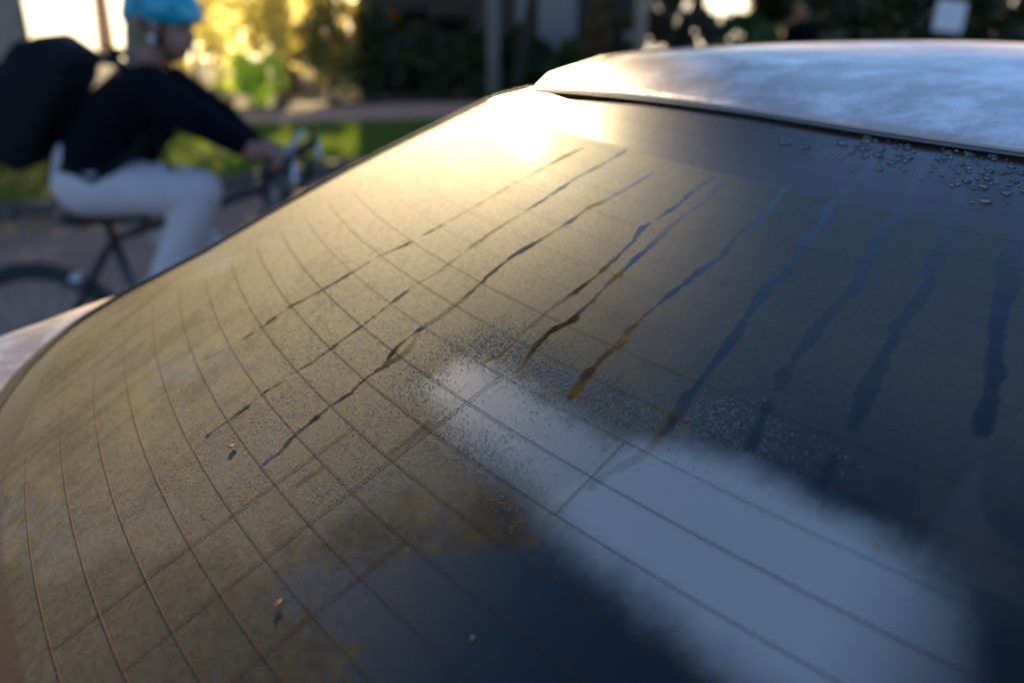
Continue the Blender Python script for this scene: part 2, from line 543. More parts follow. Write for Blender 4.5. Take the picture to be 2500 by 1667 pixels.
bp__ = np.stack([g_.uniform(-7.4, -.4, 9000), g_.uniform(13.3, 16.4, 9000), g_.uniform(3.0, 4.8, 9000)], -1)
V, F = leaf_quads(bp__, .17, g_)
link("added_shade_boughs", mesh_np("added_shade_boughs", V, F, 4), L_gold, at_, smooth=False)
for i, (x, y, rx, h, n_, lab) in enumerate([
        (-4.15, 13.5, .75, 1.75, 1250, "golden leaved shrub directly behind the cyclist's face"),
        (-3.15, 13.8, .80, 1.95, 1350, "golden leaved shrub above the cyclist's forearm, right of the face"),
        (-2.40, 13.6, .50, 1.55, 1500, "olive gold shrub where the golden leaves meet the dark bushes"),
        (-4.60, 16.2, .95, 1.9, 1500, "golden shrub farther back, seen through the shrub behind the cyclist's face"),
        (-3.35, 17.6, .95, 1.9, 1500, "pale golden shrub at the back beside the building corner")]):
    plant("golden_shrub", (x, y, 0.085), [((x, y, .05), .05), ((x, y, .5), .04), ((x, y, h * .7), .02)], (x, y, h * .54), (rx, .36, h * .52), n_, .115,
          L_olive if i == 2 else L_gold, M_bark, lab, "shrub", "golden shrubs by the path", seed=60 + i, clumps=44)
plant("leaning_tree", (0.05, 13.6, 0.085), [((0.02, 13.6, 0.05), .10), ((0.18, 13.6, 1.0), .07), ((.55, 13.6, 2.6), .06), ((1.2, 13.8, 5.0), .05)],
      (1.6, 13.9, 6.4), (2.4, 2.6, 4.0), 11000, .22, L_plum, M_barkdark, "thin dark leaning trunk in front of the grey wall", "tree", seed=8, clumps=90)
plant("street_tree", (-9.6, 6.0, 0.085), [((-9.6, 6.0, 0.05), .28), ((-9.6, 6.0, 1.6), .2), ((-9.5, 6.0, 3.4), .17), ((-9.5, 6.0, 5.0), .13)],
      (-9.6, 5.6, 6.8), (3.7, 3.2, 4.4), 11000, .21, L_amber, M_bark, "olive leaved street tree mirrored in the wet rear window", "tree", seed=13, clumps=60)

for i, (x, y, rx, lab) in enumerate([(-9.2, 23.5, 2.6, "golden tree at the edge of the bright court, nearest the golden shrubs"), (-14.5, 22.0, 3.4, "broad golden tree left of the bright court, mirrored in the glass"),
                                     (-18.2, 19.6, 4.4, "golden tree beyond the road at far left, behind the street trees"), (-17.5, 10.5, 4.0, "golden tree nearest the road at far left, mirrored low in the glass")]):
    plant("autumn_tree", (x, y, 0.085), [((x, y, .05), .2), ((x, y, 1.5), .15), ((x + .1, y, 3.6), .11)], (x, y, 8.0), (rx, 2.6, 6.8), 16000, .28, L_gold, M_bark, lab, "tree",
          "golden trees round the court", seed=80 + i, clumps=60, low_cut=1.9)
plant("lime_shrub", (-3.28, 12.95, 0.085), None, (-3.28, 12.95, .48), (.47, .4, .42), 900, .085, L_lime, M_bark, "small bright lime green bush under the golden tree", "shrub", seed=21, clumps=26)
for i, (x, y, r, h, lab) in enumerate([
        (-1.95, 14.0, .50, 1.25, "dark evergreen bush nearest the golden shrubs"),
        (-1.55, 14.2, .75, 1.00, "low dark evergreen bush below the dark window"),
        (-0.75, 14.0, .70, 1.10, "dark evergreen bush just left of the grey lamp post"),
        (0.10, 14.3, .60, 0.95, "dark evergreen bush between lamp post and leaning trunk"),
        (0.75, 14.0, .60, 0.80, "low dark green bush at the foot of the grey wall")]):
    plant("evergreen_shrub", (x, y, 0.085), None, (x, y, h * .5), (r, .5, h * .55), 4200, .12, L_dark if i < 4 else L_green, M_barkdark, lab, "shrub",
          "dark bushes in front of the building", seed=30 + i, clumps=34)
plant("russet_shrub", (1.25, 13.6, 0.085), None, (1.25, 13.6, .75), (.42, .45, .75), 3000, .11, L_russet, M_barkdark, "russet and green bush beside the tan post", "shrub", seed=41, clumps=26)
plant("dark_shrub", (2.02, 13.2, 0.085), None, (2.02, 13.2, .95), (.46, .45, .95), 3600, .11, L_plum, M_barkdark, "brown leaved bush to the right of the tan post", "shrub", seed=43, clumps=30)
plant("green_shrub", (2.95, 13.4, 0.085), None, (2.95, 13.4, .62), (.55, .45, .60), 3600, .11, L_green, M_barkdark, "mid green bush under the bright gap in the background", "shrub", seed=44, clumps=30)
plant("tall_shrub", (4.25, 16.4, 0.085), None, (4.25, 16.4, 1.2), (.8, .6, 1.2), 5200, .13, L_dark, M_barkdark, "dull dark bush between the bright gap and the dark hedge", "shrub", seed=47, clumps=44)
# clipped hedge on the right
hroot = empty("hedge", (7.0, 14.9, 0.085), "tall dark hedge behind the white sign", "hedge")
hp = np.stack([rng.uniform(4.1, 11.0, 30000), rng.uniform(14.3, 15.5, 30000), rng.uniform(.1, 2.9, 30000)], -1)
hp += rng.normal(0, .07, hp.shape)
V, F = leaf_quads(hp, .15, rng)
link("foliage", mesh_np("foliage", V, F, 4), L_dark, hroot, smooth=False)
link("trunk", tubes("trunk", [([(x, 14.9, .05), (x + .05, 14.9, 1.2), (x, 14.9, 2.5)], [.04, .03, .01]) for x in np.arange(4.6, 11, .7)], 6), M_barkdark, hroot)

# ------------------------------------------------------------------ building
b = empty("grey_building", (-0.7, 17.0, 0.085), "dark grey building with a wide low window behind the bushes", "building")
link("wall", boxes("wall", [((-2.405, 20.0, 2.75), (.23, 6.0, 5.5), 0), ((1.9, 20.0, 2.75), (.2, 6, 5.5), 0), ((-.26, 23.1, 2.75), (4.5, .2, 5.5), 0),
                            ((-.26, 17.1, .40), (4.06, .2, .64), 0), ((-.26, 17.1, 1.72), (4.06, .2, .92), 0), ((.60, 17.1, .97), (2.34, .2, .58), 0),
                            ((-.26, 17.1, 4.6), (4.06, .2, 1.8), 0), ((-2.15, 17.1, 2.94), (.28, .2, 1.52), 0), ((1.66, 17.1, 2.94), (.22, .2, 1.52), 0), ((-.25, 17.1, 2.94), (.5, .2, 1.52), 0)]), M_wall_dark, b, smooth=False)
link("roof", boxes("roof", [((-.26, 20.1, 5.6), (4.9, 6.6, .2), 0)], .02), M_wall_grey, b, smooth=False)
for k, (xc, w, zc, h) in enumerate([(-1.43, 1.70, .97, .50), (-1.25, 1.46, 2.94, 1.46), (.78, 1.5, 2.94, 1.46)]):
    f = link("window", boxes("window", [((xc - w / 2 + .03, 17.09, zc), (.05, .1, h), 0), ((xc + w / 2 - .03, 17.09, zc), (.05, .1, h), 0),
                                        ((xc, 17.09, zc + h / 2 - .025), (w - .12, .1, .05), 0), ((xc, 17.09, zc - h / 2 + .025), (w - .12, .1, .05), 0)]), M_winframe, b, smooth=False)
    link("pane", boxes("pane", [((xc, 17.12, zc), (w - .12, .02, h - .1), 0)]), M_glassdark, f, smooth=False)
link("pillar", boxes("pillar", [((.73, 16.86, 1.9), (.62, .26, 3.63), 0)], .01), M_wall_grey, b, smooth=False)
link("pillar", boxes("pillar", [((.20, 16.93, 1.9), (.26, .13, 3.63), 0)], .01), M_wall_grey, b, smooth=False)

# posts and signs
p = empty("lamp_post", (-.20, 11.0, 0.085), "plain grey lamp post left of the leaning trunk", "lamp post")
link("pole", tubes("pole", [([(-.20, 11, .05), (-.20, 11, .9), (-.20, 11, 5.2)], [.075, .066, .045])], 14), M_postgrey, p)
link("base_collar", tubes("base_collar", [([(-.20, 11, .05), (-.20, 11, .35), (-.20, 11, .38)], [.10, .10, .075])], 14), M_postgrey, p)
lh = link("lamp_head", boxes("lamp_head", [((-.20, 10.72, 5.22), (.2, .62, .09), 0)], .02), M_postgrey, p)
link("lens", boxes("lens", [((-.20, 10.66, 5.168), (.15, .4, .02), 0)]), M_paleplast, lh)
p = empty("sign_post", (1.36, 11.0, 0.085), "tan painted post with a small round grey disc", "sign post")
link("pole", tubes("pole", [([(1.36, 11, .05), (1.36, 11, 3.4)], [.072, .066])], 14), M_posttan, p)
link("cap", tubes("cap", [([(1.36, 11, 3.4), (1.36, 11, 3.43), (1.36, 11, 3.45)], [.072, .07, .03])], 14), M_posttan, p)
link("disc", tubes("disc", [([(1.225, 10.93, 1.03), (1.225, 10.92, 1.03)], [.062, .062])], 24), M_postgrey, p)
link("bracket", boxes("bracket", [((1.27, 10.945, 1.03), (.12, .02, .03), 0)]), M_posttan, p)
p = empty("sign_board", (5.02, 12.0, 0.085), "square white board tilted on a dark stake before the dark hedge", "sign")
bm_ = boxes("board", [((0, 0, 0), (.34, .018, .34), 0)], .004)
bo = link("board", bm_, M_signwhite, p, smooth=False)
bo.location = Vector((0, 0, 1.205 - .085)); bo.rotation_euler = (0, R(5), 0)
link("stake", boxes("stake", [((5.01, 12.03, .56), (.05, .03, 1.0), 0)], .004), M_barkdark, p, smooth=False)
p = empty("notice_board", (3.05, 17.6, 0.085), "small pale notice board under the bright gap, left of the green bush", "sign")
link("board", boxes("board", [((3.05, 17.6, .98), (.20, .02, .34), 0)], .004), M_signwhite, p, smooth=False)
link("leg", boxes("leg", [((2.97, 17.62, .45), (.03, .02, .76), 0)]), M_barkdark, p, smooth=False)
link("leg", boxes("leg", [((3.13, 17.62, .45), (.03, .02, .76), 0)]), M_barkdark, p, smooth=False)

# ------------------------------------------------------------------ the car
# rear window surface: q = position across the car (left negative), k = heater wire number from the bottom
Q = [0.7610582673144832, 0.08328577981634136, 0.18833924274052102, -0.0045361440036843685, 0.0653101956763826, -0.022788836786543483,
     0.05793412263782693, 0.03000145136159435, 0.0, -0.35802478270447446, 0.4240993085824611, -0.006801524285335359]
GS = 0.68
PITCH = 0.03 * GS
FWD = np.array([math.sin(Q[0]), math.cos(Q[0]), 0.0])
RGT = np.array([math.cos(Q[0]), -math.sin(Q[0]), 0.0])
UPV = np.array([0, 0, 1.0])

def gsurf(a, k):
    a = np.asarray(a, float); k = np.asarray(k, float)
    psi, ac, c2, c3, c4, e, g0, g1, g2, z0, z1, z2 = Q
    th = z1 + z2 * k / 2
    L = g1 * k
    bb = g0 + L * np.cos(th) + c2 * a ** 2 + c4 * a ** 4
    z = z0 + L * np.sin(th) - e * a * a
    aa = a + ac
    return np.stack([(aa * RGT[0] + bb * FWD[0]) * GS, (aa * RGT[1] + bb * FWD[1]) * GS, z * GS + CAM_H], -1)

def gnormal(a, k):
    a = np.asarray(a, float); k = np.asarray(k, float)
    da = gsurf(a + 1e-3, k) - gsurf(a - 1e-3, k)
    dk = gsurf(a, k + 1e-2) - gsurf(a, k - 1e-2)
    n = np.cross(da, dk)
    n /= np.linalg.norm(n, axis=-1, keepdims=True)
    return np.where(n[..., 2:3] < 0, -n, n)

def goff(a, k, d):
    return gsurf(a, k) + gnormal(a, k) * d

def hw(k):
    return np.interp(k, [-1.5, -.8, -.5, 0, .6, 1.2, 1.6, 3.4, 7, 13.3, 17.9, 20.7, 22.2, 24], [.90, .95, .975, 1.0, 1.02, 1.03, 1.035, 1.023, .98, .952, .923, .91, .875, .875])
def ktop(q):
    return 24 - 1.9 * np.clip((np.abs(q) - .5) / .375, 0, 1) ** 2
def kbot(q):
    return -1.0 + 0.9 * np.clip((np.abs(q) - .86) / .14, 0, 1.2) ** 2

car_base = Vector(RGT * (Q[1] * GS) + FWD * 1.3); car_base.z = 0
car = empty("parked_car", car_base, "silver parked car with a misted, dripping rear window", "car")

# ---- glass sheet with condensation stored per vertex
DRIPS = [
(1.9,[(-0.666,20.13),(-0.675,18.57),(-0.683,16.84),(-0.687,15.67),(-0.693,14.39),(-0.702,12.88),(-0.714,11.96),(-0.718,11.04),(-0.724,9.96),(-0.735,8.82),(-0.734,8.08),(-0.736,7.51),(-0.739,6.97),(-0.748,6.28),(-0.75,5.98),(-0.752,5.53),(-0.753,4.95)]),
(2.2,[(-0.618,21.71),(-0.619,20.42),(-0.621,19.23),(-0.627,18.13),(-0.629,16.36),(-0.633,15.06),(-0.634,13.76),(-0.632,12.7),(-0.638,11.66),(-0.637,10.88),(-0.636,10.11),(-0.637,9.45),(-0.637,8.9),(-0.638,8.41),(-0.643,7.9),(-0.642,7.57),(-0.646,7.06),(-0.645,6.54),(-0.646,6.05),(-0.648,5.41)]),
(3.0,[(-0.562,19.41),(-0.569,17.69),(-0.576,17.09),(-0.576,16.12),(-0.58,15.13),(-0.585,14.29),(-0.585,13.65),(-0.581,12.62),(-0.579,11.7),(-0.583,10.89),(-0.57,10.18),(-0.574,9.64),(-0.577,9.1),(-0.575,8.54),(-0.578,7.96),(-0.578,7.34),(-0.578,6.85),(-0.574,6.48),(-0.576,6.04)]),
(2.3,[(-0.583,10.89),(-0.584,10.49),(-0.583,10.04),(-0.578,9.67)]),
(2.8,[(-0.505,19.95),(-0.507,19.16),(-0.505,18.32),(-0.507,17.47),(-0.51,16.97),(-0.504,16.4),(-0.501,15.72),(-0.499,14.75),(-0.5,14.07),(-0.503,13.28),(-0.503,12.4),(-0.5,11.88),(-0.5,11.32),(-0.505,11.06)]),
(3.1,[(-0.493,19.82),(-0.487,18.83),(-0.489,18.13),(-0.49,17.52),(-0.488,16.95),(-0.486,16.38),(-0.486,15.79),(-0.484,15.15),(-0.483,14.52),(-0.481,13.92),(-0.479,13.18),(-0.485,12.57),(-0.482,11.9),(-0.476,11.3)]),
(3.8,[(-0.444,22.7),(-0.443,21.85),(-0.442,20.99),(-0.44,20.16),(-0.435,19.25),(-0.432,18.62),(-0.435,18.08),(-0.433,17.56),(-0.428,16.81),(-0.432,16.1),(-0.432,15.55),(-0.434,15.0),(-0.435,14.25),(-0.434,13.67),(-0.431,13.14),(-0.432,12.59),(-0.431,12.07),(-0.427,11.62),(-0.426,11.31)]),
(4.6,[(-0.403,23.45),(-0.401,22.53),(-0.397,21.62),(-0.396,20.78),(-0.396,20.0),(-0.388,19.12),(-0.387,18.36),(-0.382,17.63),(-0.376,16.8),(-0.379,16.29),(-0.377,15.82),(-0.373,15.01),(-0.369,14.49),(-0.366,13.82),(-0.365,13.36),(-0.363,12.99),(-0.363,12.6),(-0.359,12.15),(-0.358,11.72),(-0.358,11.33),(-0.358,10.85),(-0.364,10.34),(-0.369,9.84)]),
(5.6,[(-0.367,23.29),(-0.362,22.56),(-0.357,21.71),(-0.352,20.97),(-0.346,20.31),(-0.348,19.73),(-0.345,19.17),(-0.34,18.44),(-0.335,17.74),(-0.33,17.11),(-0.33,16.35),(-0.33,15.82),(-0.327,15.06),(-0.327,14.6),(-0.324,13.96),(-0.321,13.67)]),
(3.9,[(-0.32,13.17),(-0.314,12.56),(-0.31,12.05)]),
(6.1,[(-0.335,23.57),(-0.331,22.97),(-0.326,22.04),(-0.318,21.04),(-0.313,20.25),(-0.306,19.6),(-0.303,18.93),(-0.298,18.21),(-0.292,17.92),(-0.291,17.36),(-0.29,16.73),(-0.289,16.06),(-0.285,15.59),(-0.285,15.39),(-0.282,14.87),(-0.278,14.26),(-0.275,13.85),(-0.272,13.36)]),
(4.8,[(-0.27,12.58),(-0.267,12.2),(-0.264,11.81)]),
(7.1,[(-0.3,23.65),(-0.278,21.37),(-0.27,20.42),(-0.265,19.65),(-0.262,19.03),(-0.255,18.57),(-0.25,17.86),(-0.239,16.62),(-0.23,15.7),(-0.225,15.13),(-0.218,14.3)]),
(3.0,[(-0.531,6.81),(-0.536,6.29)]),
(3.7,[(-0.495,9.06),(-0.495,8.53),(-0.498,8.14)]),
(3.2,[(-0.419,23.31),(-0.418,22.62),(-0.42,22.06)]),
(4.0,[(-0.38,23.39),(-0.382,22.84),(-0.381,22.21)]),
]
uu = np.concatenate([np.linspace(-1, -.1, 560), np.linspace(-.095, 1, 150)])
vv = np.linspace(0, 1, 400)
U, Vv = np.meshgrid(uu, vv, indexing='ij')
qq0 = U * .98
KB = kbot(qq0); KT = ktop(qq0)
K = KB + (KT - KB) * Vv
A = U * hw(K)
GP = gsurf(A, K)
MX = A * GS; MY = K * PITCH            # metres on the glass

def vnoise(x, y, seed):
    g = np.random.default_rng(seed)
    T = g.random((256, 256))
    xi = np.floor(x).astype(int); yi = np.floor(y).astype(int)
    fx = x - xi; fy = y - yi
    fx = fx * fx * (3 - 2 * fx); fy = fy * fy * (3 - 2 * fy)
    t = lambda i, j: T[i % 256, j % 256]
    return (t(xi, yi) * (1 - fx) + t(xi + 1, yi) * fx) * (1 - fy) + (t(xi, yi + 1) * (1 - fx) + t(xi + 1, yi + 1) * fx) * fy
def sst(a, b, x):
    t = np.clip((x - a) / (b - a), 0, 1)
    return t * t * (3 - 2 * t)

wob = (vnoise(MX * 420, MY * 420, 1) - .5) * .0013 + (vnoise(MX * 130, MY * 130, 2) - .5) * .0022
clear = np.zeros_like(MX)
for w, pts in DRIPS:
    P = np.array(pts, float)
    px, py = P[:, 0] * GS, P[:, 1] * PITCH
    lo, hi = px.min() - .012, px.max() + .012
    m = (MX > lo) & (MX < hi) & (MY > py.min() - .012) & (MY < py.max() + .012)
    x, y = MX[m], MY[m]
    D = np.full(x.shape, 9.0)
    for i in range(len(px) - 1):
        dx, dy = px[i + 1] - px[i], py[i + 1] - py[i]
        t = np.clip(((x - px[i]) * dx + (y - py[i]) * dy) / (dx * dx + dy * dy + 1e-12), 0, 1)
        D = np.minimum(D, np.hypot(x - px[i] - t * dx, y - py[i] - t * dy))
    half = w * .00044
    wv = half * (1 + .35 * (vnoise(y * 90 + w, y * 0 + w * 7, 3) - .5))
    c = 1 - sst(wv - .0004, wv + .0006, D + wob[m])
    thin = (.78 if w > 3.75 else .25 if w in (3.0, 3.7) and pts[0][1] < 10 else .45) + (.22 if w > 3.75 else .2 if w in (3.0, 3.7) and pts[0][1] < 10 else .55) * sst(.25, .55, vnoise(y * 22 + w * 3.3, y * 0 + w, 5))
    clear[m] = np.maximum(clear[m], c * thin)
clear_raw = clear

# fog density: heavy above, thin below a wandering edge, patchy at the left
klow = np.interp(A, [-1.04, -.95, -.75, -.66, -.61, -.56, -.51, -.47, -.44, -.38, -.30, -.22, -.15, .2, 1.04], [-1.5, -1.5, .2, 2.0, 3.4, 4.6, 5.6, 6.8, 8.2, 10.6, 11.2, 11.4, 11.2, 9, 4])
n_big = vnoise(MX * 38, MY * 38, 11); n_mid = vnoise(MX * 110, MY * 90, 12); n_sm = vnoise(MX * 420, MY * 420, 13)
edge = sst(-1.3, 1.1, K - klow + (n_big - .5) * 2.2 + (n_mid - .5) * 1.2)
lowfog = np.interp(A, [-1, -.55, -.40, -.25, .2], [.80, .70, .45, .12, .12])
fog = lowfog + (1 - lowfog) * edge
fog *= 1 - .72 * sst(-.42, -.28, A) * (1 - sst(12.0, 15.8, K))        # clearer towards the middle of the window
fog *= 1 - np.interp(A, [-.5, -.3], [.74, .50]) * sst(20.15, 20.4, K)
fog *= 1 - .55 * sst(22.2, 23.2, K + (n_mid - .5) * 1.2) * sst(-.52, -.42, A)
patchy = sst(.32, .68, .55 * n_big + .3 * n_mid + .15 * n_sm)
left = sst(-.55, -.72, A)
fog *= 1 - left * .12 * (1 - patchy) * (1 - sst(10, 14, K))
n_str = vnoise(MX * 190 + MY * 14, MY * 24, 31)
fog *= 1 - left * .24 * sst(.4, .85, n_str) * (1 - sst(5, 9, K))
fog *= (.86 + .28 * n_sm)
fog = np.clip(fog, 0, 1) * (1 - .93 * clear)

# a pale soft-edged band of colour across the lower middle of the pane
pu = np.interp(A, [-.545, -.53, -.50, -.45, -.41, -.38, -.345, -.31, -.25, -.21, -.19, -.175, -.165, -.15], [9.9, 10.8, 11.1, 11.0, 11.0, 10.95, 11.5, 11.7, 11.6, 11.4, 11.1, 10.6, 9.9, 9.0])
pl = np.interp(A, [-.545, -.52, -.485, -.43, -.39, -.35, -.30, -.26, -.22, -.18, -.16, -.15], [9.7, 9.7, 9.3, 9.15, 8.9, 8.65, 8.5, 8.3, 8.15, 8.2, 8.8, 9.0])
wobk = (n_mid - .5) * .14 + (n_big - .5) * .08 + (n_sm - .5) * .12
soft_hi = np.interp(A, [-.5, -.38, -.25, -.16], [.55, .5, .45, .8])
pale_band = sst(-soft_hi * .9, soft_hi, pu - K + wobk) * sst(-.5, .7, K - pl + wobk)
pale_band *= sst(-.545, -.515, A + (n_mid - .5) * .02) * (1 - sst(-.235, -.145, A + .004 * (K - 10)))
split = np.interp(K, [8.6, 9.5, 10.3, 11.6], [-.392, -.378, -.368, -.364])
pale_band *= .84 + .16 * sst(-.004, .004, A - split + wob * 1.5)
pale_band *= 1 - .25 * clear

# black ceramic border
fr_top = sst(20.15, 20.35, K + .2 * 0)
fr_left = sst(.055, .045, hw(K) - np.abs(A))
kin = np.interp(np.abs(A), [0, .56, .80, .95], [.1, .40, .34, 1.2])
fr_bot = sst(kin + .1, kin - .1, K)
frit = np.maximum(fr_top, np.maximum(fr_left * (1 - sst(14, 20, K)) , fr_bot))

fog = fog * (1 - .6 * np.maximum(fr_bot, fr_left * (1 - sst(3, 8, K))))
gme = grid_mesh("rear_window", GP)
for nme, arr in (("fog", fog), ("pale_band", pale_band), ("frit", frit), ("clear", clear_raw)):
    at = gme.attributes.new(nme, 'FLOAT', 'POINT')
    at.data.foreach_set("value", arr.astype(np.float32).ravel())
at = gme.attributes.new("gl", 'FLOAT_VECTOR', 'POINT')
at.data.foreach_set("vector", np.stack([MX, MY, 0 * MX], -1).astype(np.float32).ravel())

def glass_mat():
    m, nt, p = new_mat("misted_glass")
    L = nt.links.new
    out = nt.nodes["Material Output"]
    att = {n: nd(nt, "ShaderNodeAttribute", attribute_name=n) for n in ("fog", "pale_band", "frit", "gl", "clear")}
    # printed dot edge of the ceramic border
    mp = nd(nt, "ShaderNodeMapping"); mp.inputs["Scale"].default_value = (1, 1, 1); mp.inputs["Rotation"].default_value = (0, 0, R(45))
    L(att["gl"].outputs["Vector"], mp.inputs[0])
    sepd = nd(nt, "ShaderNodeSeparateXYZ"); L(mp.outputs[0], sepd.inputs[0])
    def sinx(o):
        a = nd(nt, "ShaderNodeMath", operation='MULTIPLY'); L(o, a.inputs[0]); a.inputs[1].default_value = 2 * math.pi / .0016
        s_ = nd(nt, "ShaderNodeMath", operation='SINE'); L(a.outputs[0], s_.inputs[0]); return s_.outputs[0]
    dsum = nd(nt, "ShaderNodeMath", operation='ADD'); L(sinx(sepd.outputs[0]), dsum.inputs[0]); L(sinx(sepd.outputs[1]), dsum.inputs[1])
    sep = nd(nt, "ShaderNodeSeparateXYZ"); L(att["gl"].outputs["Vector"], sep.inputs[0])
    grad = nd(nt, "ShaderNodeMapRange"); L(sep.outputs[1], grad.inputs[0])
    grad.inputs[1].default_value = 19.3 * PITCH; grad.inputs[2].default_value = 20.4 * PITCH; grad.inputs[3].default_value = 2.2; grad.inputs[4].default_value = -1.6
    dots = nd(nt, "ShaderNodeMath", operation='GREATER_THAN'); L(dsum.outputs[0], dots.inputs[0]); L(grad.outputs[0], dots.inputs[1])
    fr = nd(nt, "ShaderNodeMath", operation='MAXIMUM'); L(att["frit"].outputs["Fac"], fr.inputs[0]); L(dots.outputs[0], fr.inputs[1])
    # relief of the fine drops
    n1 = nd(nt, "ShaderNodeTexVoronoi"); n1.inputs["Scale"].default_value = 1150; n1.inputs["Randomness"].default_value = 1
    n2 = nd(nt, "ShaderNodeTexNoise"); n2.inputs["Scale"].default_value = 480; n2.inputs["Detail"].default_value = 4
    for n in (n1, n2): L(att["gl"].outputs["Vector"], n.inputs["Vector"])
    hsum = nd(nt, "ShaderNodeMath", operation='MULTIPLY_ADD'); L(n1.outputs["Distance"], hsum.inputs[0]); hsum.inputs[1].default_value = -.7; L(n2.outputs["Fac"], hsum.inputs[2])
    bp = nd(nt, "ShaderNodeBump"); bp.inputs["Strength"].default_value = .15; bp.inputs["Distance"].default_value = .0005
    L(hsum.outputs[0], bp.inputs["Height"])
    # clear glass
    tr = nd(nt, "ShaderNodeBsdfTransparent"); tr.inputs[0].default_value = (.22, .25, .27, 1)
    blk = nd(nt, "ShaderNodeBsdfDiffuse"); blk.inputs[0].default_value = (.048, .022, .015, 1)
    base = nd(nt, "ShaderNodeMixShader"); L(fr.outputs[0], base.inputs[0]); L(tr.outputs[0], base.inputs[1]); L(blk.outputs[0], base.inputs[2])
    gl = nd(nt, "ShaderNodeBsdfGlossy"); grr = nd(nt, "ShaderNodeMapRange"); L(att["frit"].outputs["Fac"], grr.inputs[0]); grr.inputs[3].default_value = .03; grr.inputs[4].default_value = .26; L(grr.outputs[0], gl.inputs["Roughness"]); gl.inputs[0].default_value = (1, 1, 1, 1)
    fz = nd(nt, "ShaderNodeFresnel"); fz.inputs[0].default_value = 1.42
    clr = nd(nt, "ShaderNodeMixShader"); L(fz.outputs[0], clr.inputs[0]); L(base.outputs[0], clr.inputs[1]); L(gl.outputs[0], clr.inputs[2])
    # fog of fine drops
    p.inputs["Base Color"].default_value = (.100, .082, .056, 1)
    p.inputs["Roughness"].default_value = .60
    p.inputs["IOR"].default_value = 1.315
    p.inputs["Coat Weight"].default_value = .035
    p.inputs["Coat Roughness"].default_value = .10
    L(bp.outputs[0], p.inputs["Normal"])
    cov = nd(nt, "ShaderNodeMapRange"); L(n2.outputs["Fac"], cov.inputs[0]); cov.inputs[1].default_value = .3; cov.inputs[2].default_value = .7; cov.inputs[3].default_value = .72; cov.inputs[4].default_value = 1.0
    cv = nd(nt, "ShaderNodeMath", operation='MULTIPLY'); L(cov.outputs[0], cv.inputs[0]); L(att["fog"].outputs["Fac"], cv.inputs[1])
    mx = nd(nt, "ShaderNodeMixShader"); L(cv.outputs[0], mx.inputs[0]); L(clr.outputs[0], mx.inputs[1]); L(p.outputs[0], mx.inputs[2])
    # pale diffuse band
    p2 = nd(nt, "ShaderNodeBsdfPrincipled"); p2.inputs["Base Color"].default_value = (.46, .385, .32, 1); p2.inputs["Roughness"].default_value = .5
    fm = nd(nt, "ShaderNodeMath", operation='MULTIPLY'); L(att["pale_band"].outputs["Fac"], fm.inputs[0]); fm.inputs[1].default_value = .85
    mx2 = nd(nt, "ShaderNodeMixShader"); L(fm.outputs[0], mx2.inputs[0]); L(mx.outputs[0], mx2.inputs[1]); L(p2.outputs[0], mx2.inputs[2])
    L(mx2.outputs[0], out.inputs["Surface"])
    return m
M_glass = glass_mat()
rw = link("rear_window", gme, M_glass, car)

# ---- heater wires and their cross links, printed on the pane
def ribbon(name, a, k, w, parent, m, lift=.0003):
    a = np.asarray(a, float); k = np.asarray(k, float)
    C = goff(a, k, lift)
    N = gnormal(a, k)
    T = np.gradient(C, axis=0); T /= np.linalg.norm(T, axis=1)[:, None]
    S_ = np.cross(N, T)
    P = np.stack([C - S_ * w / 2, C - S_ * w * .25 + N * w * .3, C + S_ * w * .25 + N * w * .3, C + S_ * w / 2], 1)
    return link(name, grid_mesh(name, P), m, parent)
for k in range(1, 24):
    e = float(hw(k)) - .075
    aa = np.linspace(-e, e, 120)
    if k > 20: aa = aa[np.abs(aa) < .84]
    ribbon("heater_wire", aa, np.full_like(aa, k), .0004, rw, M_wire if k < 11 else M_wire_mid if k < 14 else M_wire_high)
for a0, a1, a2, k0, k1 in ((-.500, .00374, -.00007, 2, 11), (-.5509, .00439, -.00005, 1, 8), (-.4394, .00459, 0, 3, 7),
                           (.500, -.00374, .00007, 2, 11), (.5509, -.00439, .00005, 1, 8), (-.372, 0.0, 0, 9, 11)):
    kk = np.linspace(k0, k1, 40)
    ribbon("cross_wire", a0 + a1 * (kk - 6) + a2 * (kk - 6) ** 2, kk, .0004, rw, M_wire)

# ---- drops
def dome_template():
    V = []; F = []
    n = 8
    for r, z in ((1, 0), (.82, .42), (.42, .72)):
        for i in range(n):
            t = 2 * math.pi * i / n
            V.append((r * math.cos(t), r * math.sin(t), z))
    V.append((0, 0, .80))
    for j in range(2):
        for i in range(n):
            a, b_ = j * n + i, j * n + (i + 1) % n
            F.append((a, b_, b_ + n)); F.append((a, b_ + n, a + n))
    for i in range(n):
        F.append((2 * n + i, 2 * n + (i + 1) % n, 3 * n))
    return np.array(V), np.array(F)
DV, DF = dome_template()

